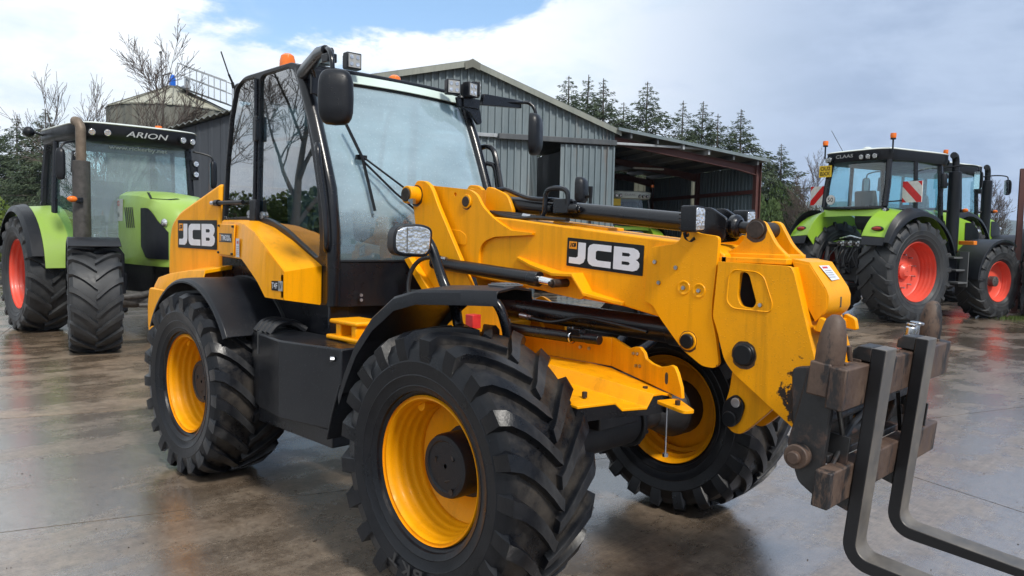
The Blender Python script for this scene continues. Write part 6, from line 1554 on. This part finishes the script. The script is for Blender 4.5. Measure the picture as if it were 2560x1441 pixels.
        a = R(P.get('gb', -66) + 9); m = MB(); m.sph((rg_ * math.sin(a) - .045, s * (yi * .5 + yg * .5), Rr + rg_ * math.cos(a) + .03), .07, 14, 8, (.7, 2.1, .85)); m.build('lamp_bezel', 'dark_plastic', T)
        m = MB(); m.sph((rg_ * math.sin(a) - .072, s * (yi * .5 + yg * .5), Rr + rg_ * math.cos(a) + .035), .055, 14, 8, (.6, 2.0, .75)); m.build('tail_lamp', 'lens_red', T)
        a = R(-22); m = MB(); m.cyl((rg_ * math.sin(a), s * yi * 1.1, Rr + rg_ * math.cos(a)), (rg_ * math.sin(a), s * yi * 1.1, Rr + rg_ * math.cos(a) + .10), .02, n=7); m.build('lamp_stalk', 'dark_plastic', T); lamp((rg_ * math.sin(a) - .02, s * yi * 1.1, Rr + rg_ * math.cos(a) + .14), (-1, 0, 0), .05)
    m = MB(); m.slab([[(xr - .05, -yi * 1.02, zb - .05), (xr - .08, 0, zb - .07), (xr - .05, yi * 1.02, zb - .05)], [(xr - .12, -yi * 1.02, zb - .22), (xr - .14, 0, zb - .20), (xr - .12, yi * 1.02, zb - .22)]], (.02, 0, 0)); m.build('rear_panel', P.get('green', 'green'), T)
    # ---- exhaust, steps, tank
    ex = P['exm']; xe, ye = P.get('xe', xf + .30), -(wf + .08)
    m = MB(); m.lathe([(.05, zg + .05), (.118 * k, zg + .12), (.118 * k, P['ze']), (.10 * k, P['ze'] + .01), (.06, P['ze'] + .01)], 24, (xe, ye, 0), 'z'); m.build('silencer', ex, T)
    m = MB(); ztop = P.get('zpipe', zr); m.tube(curve([(xe, ye, P['ze']), (xe, ye, ztop - .16), (xe - .01, ye, ztop - .05), (xe - .07, ye - .015, ztop + .03), (xe - .15, ye - .03, ztop + .05)], 5), .068 * k, 12); m.build('exhaust_pipe', P.get('exp', ex), T)
    m = MB(); m.tube(curve([(xe, ye, zg + .12), (xe + .03, ye + .10, zg - .05), (xe + .25, ye + .25, zg + .0)], 5), .07, 10); m.build('exhaust_elbow', 'steel', T)
    for s in (-1, 1):
        m = MB(); m.prism(rnd([(Rr + .10, zg - .62), (L - rf - .13, zg - .62), (L - rf - .13, zg - .02), (Rr + .10, zg + .02)], .06), 'y', s * .40, s * .76 * k); m.build('fuel_tank', 'dark_plastic', T, .03)
        for i in range(3):
            m = MB(); m.box((L - rf - .34, s * (.90 * k - .06 * i), zg - .60 + .28 * i), (.34, .24, .04)); m.build('step', 'grey_plastic', T, .004)
        m = MB(); m.box((L - rf - .17, s * .92 * k, zg - .30), (.025, .20, .80)); m.build('step_side', 'grey_plastic', T, .004)
        m = MB(); m.tube(curve([(xf - .02, s * (wf + .02), zt - .06), (xf + .18, s * (wf + .35), zt - .02), (xf + .22, s * (wf + .62), zt - .06), (xf + .22, s * (wf + .66), zt - .16)] if not P.get('slim') else [(xf - .02, s * (wf + .02), zt - .06), (xf + .08, s * (wf + .20), zt - .10), (xf + .12, s * (wf + .28), zt - .16), (xf + .12, s * (wf + .30), zt - .30)], 4), .017, 7); m.build('mirror_arm', 'dark_plastic', T)
        m = mirror_shell(Vector((xf + .22, s * (wf + .66), zt - .36)), R(12 * s), .20, .42, .05) if not P.get('slim') else mirror_shell(Vector((xf + .12, s * (wf + .30), zt - .42)), R(30 * s), .13, .46, .04); m.build('mirror', 'dark_plastic', T); m = MB(); m.box((xf + .20, s * (wf + .66), zt - .36) if not P.get('slim') else (xf + .105, s * (wf + .30), zt - .42), (.006, .17 if not P.get('slim') else .10, .38)); m.build('mirror_glass', 'mirror_glass', T)
        m = MB(); m.tube([(xf + .10, s * (wf - .02), zg + 1.0), (xf + .44, s * (wf + .16), zg + 1.02)], .03, 7); m.box((xf + .45, s * (wf + .16), zg + 1.02), (.08, .10, .075)); m.build('indicator_arm', 'dark_plastic', T, .01); m = MB(); m.sph((xf + .47, s * (wf + .25), zg + 1.03), .055, 12, 8, (.7, 1.3, .8)); m.build('indicator', 'lens_amber', T)
    m = MB(); m.tube([(xf + .10, .0, zg + .60), (xf + .11, .22, zg + .66), (xf + .10, .34, zg + .70)], .010, 5); m.build('wiper', 'decal_black', T)
    # ---- rear linkage and hydraulics
    zc = Rr
    for s in (-1, 1):
        m = MB(); m.tube([(-.30, s * .32, zc - .30), (-.75, s * .40, zc - .34), (-1.12, s * .43, zc - .32)], [.045, .04, .05], 8); m.sph((-1.15, s * .43, zc - .32), .07); m.build('lower_link', 'dark_cast', T)
        m = MB(); m.tube([(-.80, s * .42, zc - .32), (-.62, s * .50, zc + .50)], [.035, .045], 8); m.cyl((-.72, s * .455, zc + .05), (-.64, s * .49, zc + .38), .055, n=10); m.build('lift_rod', 'dark_cast', T)
        m = MB(); m.tube([(-.30, s * .34, zc + .50), (-.66, s * .48, zc + .54)], [.07, .05], 8); m.build('lift_arm', 'dark_cast', T)
        m = MB(); m.cyl((-.42, s * .30, zc - .25), (-.52, s * .36, zc + .46), .05, n=10); m.build('lift_ram', 'grey_cast', T)
    m = MB(); m.tube([(-.42, 0, zc + .42), (-.62, 0, zc + .38), (-.70, 0, zc + .05)], .045, 8); m.build('top_link', 'dark_cast', T)
    m = MB(); m.box((-.45, 0, zc + .10), (.16, .46, .75)); m.cyl((-.5, 0, zc - .08), (-.72, 0, zc - .08), .06, n=12); m.box((-.60, 0, zc - .50), (.40, .22, .20)); m.build('transmission_housing', 'dark_cast', T, .02)
    for i in range(6):
        y = -.25 + .10 * i
        m = MB(); m.box((-.52, y, zc + .55), (.12, .07, .12)); m.cyl((-.58, y, zc + .56), (-.64, y, zc + .55), .028, n=10); m.build('spool_valve', 'grey_cast' if i % 2 else 'steel', T, .008)
    rg = random.Random(2)
    for i in range(7):
        y = -.32 + .1 * i; m = MB(); m.tube(curve([(-.56, y, zc + .48), (-.74, y + rg.uniform(-.08, .08), zc + rg.uniform(.15, .3)), (-.70, y + rg.uniform(-.15, .15), zc + rg.uniform(-.1, .1)), (-.52, y + rg.uniform(-.1, .1), zc + rg.uniform(.05, .25))], 5), .014, 6); m.build('hydraulic_hose', 'hose', T)
    m = MB(); m.tube([(-.48, -.30, zc + .66), (-.52, 0, zc + .72), (-.48, .30, zc + .66)], .02, 7); m.build('valve_bracket', 'steel', T)
    # ---- beacons, boards, plates
    for s in P.get('beacons', (-1, 1)):
        xb_ = xr + .04; yb_ = s * kw * 1.04
        m = MB(); m.cyl((xb_, yb_, zr - .16), (xb_, yb_, zr + .14), .018, n=7); m.lathe([(.055, zr + .12), (.055, zr + .15)], 16, (xb_, yb_, 0), 'z'); b_ = m.build('beacon', 'decal_black', T); m = MB(); m.lathe([(.055, zr + .15), (.062, zr + .20), (.058, zr + .25), (.001, zr + .26)], 16, (xb_, yb_, 0), 'z'); m.build('beacon_lens', 'lens_amber', b_)
    if P.get('boards'):
        for s in (-1, 1):
            yc = s * (wr + .42); zc_ = zb + .30; w = .44
            m = MB(); m.box((xr + .28, yc, zc_), (.02, w, w)); bo = m.build('marker_board', 'board_white', T)
            for a in (-1, 0, 1):
                q = [(-.5, a * 1.0 - .24 - .5), (.5, a * 1.0 - .24 + .5), (.5, a * 1.0 + .24 + .5), (-.5, a * 1.0 + .24 - .5)]
                # clip the diagonal stripe to the board
                def clip(pl, f, ins):
                    out = []
                    for i in range(len(pl)):
                        p1, p2 = pl[i], pl[(i + 1) % len(pl)]
                        if ins(p1): out.append(p1)
                        if ins(p1) != ins(p2): t_ = f(p1, p2); out.append((p1[0] + (p2[0] - p1[0]) * t_, p1[1] + (p2[1] - p1[1]) * t_))
                    return out
                q = clip(q, lambda a_, b_: (.5 - a_[1]) / (b_[1] - a_[1]), lambda p: p[1] <= .5)
                q = clip(q, lambda a_, b_: (-.5 - a_[1]) / (b_[1] - a_[1]), lambda p: p[1] >= -.5) if q else q
                if len(q) >= 3: m = MB(); m.add([(xr + .268, yc - s * 0 + (p[0] * w if s < 0 else -p[0] * w), zc_ + p[1] * w) for p in q], [tuple(range(len(q)))]); m.build('stripe', 'reflector_red', bo, smooth=0)
            m = MB(); m.tube([(xr + .1, s * wr, zb + .1), (xr + .30, s * (wr + .1), zb + .12), (xr + .30, yc, zb + .14)], .016, 6); m.build('board_arm', 'dark_plastic', T)
    if P.get('plate'):
        yc = kw * .86; m = MB(); m.box((xr - .10, yc, zt - .17), (.01, .34, .26)); np_ = m.build('number_plate', 'plate_yellow', T)
        for i, tx in enumerate(t_ for t_ in P['plate'] if t_): text('plate_text', tx, 'decal_black', np_, (xr - .106, yc + .135, zt - .15 - .115 * i), (0, -1, 0), (0, 0, 1), .27, .085, .002, .02)
    if P.get('fifty'):
        m = MB(); m.cyl((xr - .045, wr * .72, zb + .17), (xr - .075, wr * .72, zb + .17), .11, n=24); m.build('speed_disc', 'board_white', T); text('speed_text', '50', 'decal_black', T, (xr - .076, wr * .72 + .075, zb + .12), (0, -1, 0), (0, 0, 1), .15, .10, .002, .01)
        m = MB(); m.lathe([(.11, zr - .02), (.10, zr + .05), (.05, zr + .08), (.001, zr + .085)], 20, (xr + .5, .1, 0), 'z'); m.build('gps_dome', 'white_roof', T)
        m = MB(); m.cyl((xr + .2, .50, zr - .02), (xr + .2, .85, zr + .50), .006, n=5); m.build('aerial', 'decal_black', T)
    if P.get('slim'):
        m = MB(); m.tube([(xr + .3, -kw * 1.0, zr - .14), (xr + .3, -kw * 1.16, zr - .10)], .02, 6); m.sph((xr + .3, -kw * 1.24, zr - .10), .085, 14, 10); m.build('side_lamp', 'dark_plastic', T)
    if P.get('orange'): m = MB(); m.box((L - rf - .10, -.93 * k, zg + .30), (.12, .36, .09)); m.build('tool_box', 'orange_paint', T, .01)
    return T
PL = dict(R=.92, hr=.32, rimR=.55, rf=.72, hf=.295, rimF=.40, L=2.85, tr=1.10, tf=1.12, k=1.0, zr=3.24, zg=1.02, zb=1.80, zh=2.22, exp='exhaust_steel', kw=.92, green='green_pale', st=[(0, .33, 0.0), (.22, .38, -.01), (.48, .42, -.035), (.72, .44, -.085), (.88, .42, -.16), (.96, .36, -.25), (1.0, .26, -.38)], slim=1, ze=2.60, zpipe=3.14, model='ARION 630', front_text='ARION', web='www.rickerby.net', exm='silencer_steel', steer=R(-14), beacons=(1,), wing=.12, yg=.13, ga=84)
tractor((-11.40, 1.22, 0), R(0), PL, 'pale green tractor facing the camera at the left, tall exhaust stack beside its cab')
PR = dict(R=1.10, hr=.385, rimR=.64, rf=.865, hf=.325, rimF=.47, L=3.05, tr=.98, tf=.98, k=1.12, zr=3.74, zg=1.42, zb=2.46, zh=2.48, ze=3.30, zpipe=3.62, exm='dark_plastic', exp='dark_plastic', steer=0, boards=True, plate=('OU2', 'BXX'), fifty=True, orange=True, wing=.13, yg=.27, gb=-56, bulge=.15, screen='glass_tractor')
h = YAW - R(62)
tractor((-3.93, 14.66, 0), h, PR, 'green tractor seen from behind at the right, with red striped marker boards')
p = gpos(2290, 24.0); PB = dict(PR); PB.update(plate=None, boards=None, fifty=None, s=1.12, orange=None)
tractor(p, h + R(4), PB, 'second rear-facing green tractor, mostly hidden behind the one with marker boards')
p = gpos(2712, 20.0); PE = dict(PL); PE.update(s=1.08, web=None, front_text=None, steer=0, model=None)
tractor(p, YAW + R(180 - 30), PE, 'green tractor cut off by the right edge of the picture')
p = gpos(1560, 25.6); PS = dict(PR); PS.update(plate=('X',), boards=None, fifty=None, s=.86, orange=None, band='white_roof')
PS['plate'] = ('',)
tractor(p, BARN.rotation_euler.z + R(92), PS, 'white-roofed tractor parked under the open lean-to of the barn')
# ================================================================== damp air
m, nt, b = newmat('damp_air')
nt.nodes.remove(b)
pv = nd(nt, 'ShaderNodeVolumePrincipled')
pv.inputs['Color'].default_value = (0.66, 0.79, 1.0, 1)
pv.inputs['Density'].default_value = 0.00020
pv.inputs['Anisotropy'].default_value = 0.2
nt.links.new(pv.outputs[0], nt.nodes['Material Output'].inputs['Volume'])
m = MB(); m.box((0, 0, 74), (6800, 6800, 152))
tag(m.build('haze', 'damp_air', smooth=0), 'thin blue haze over the distant hills', 'haze', kind='stuff')
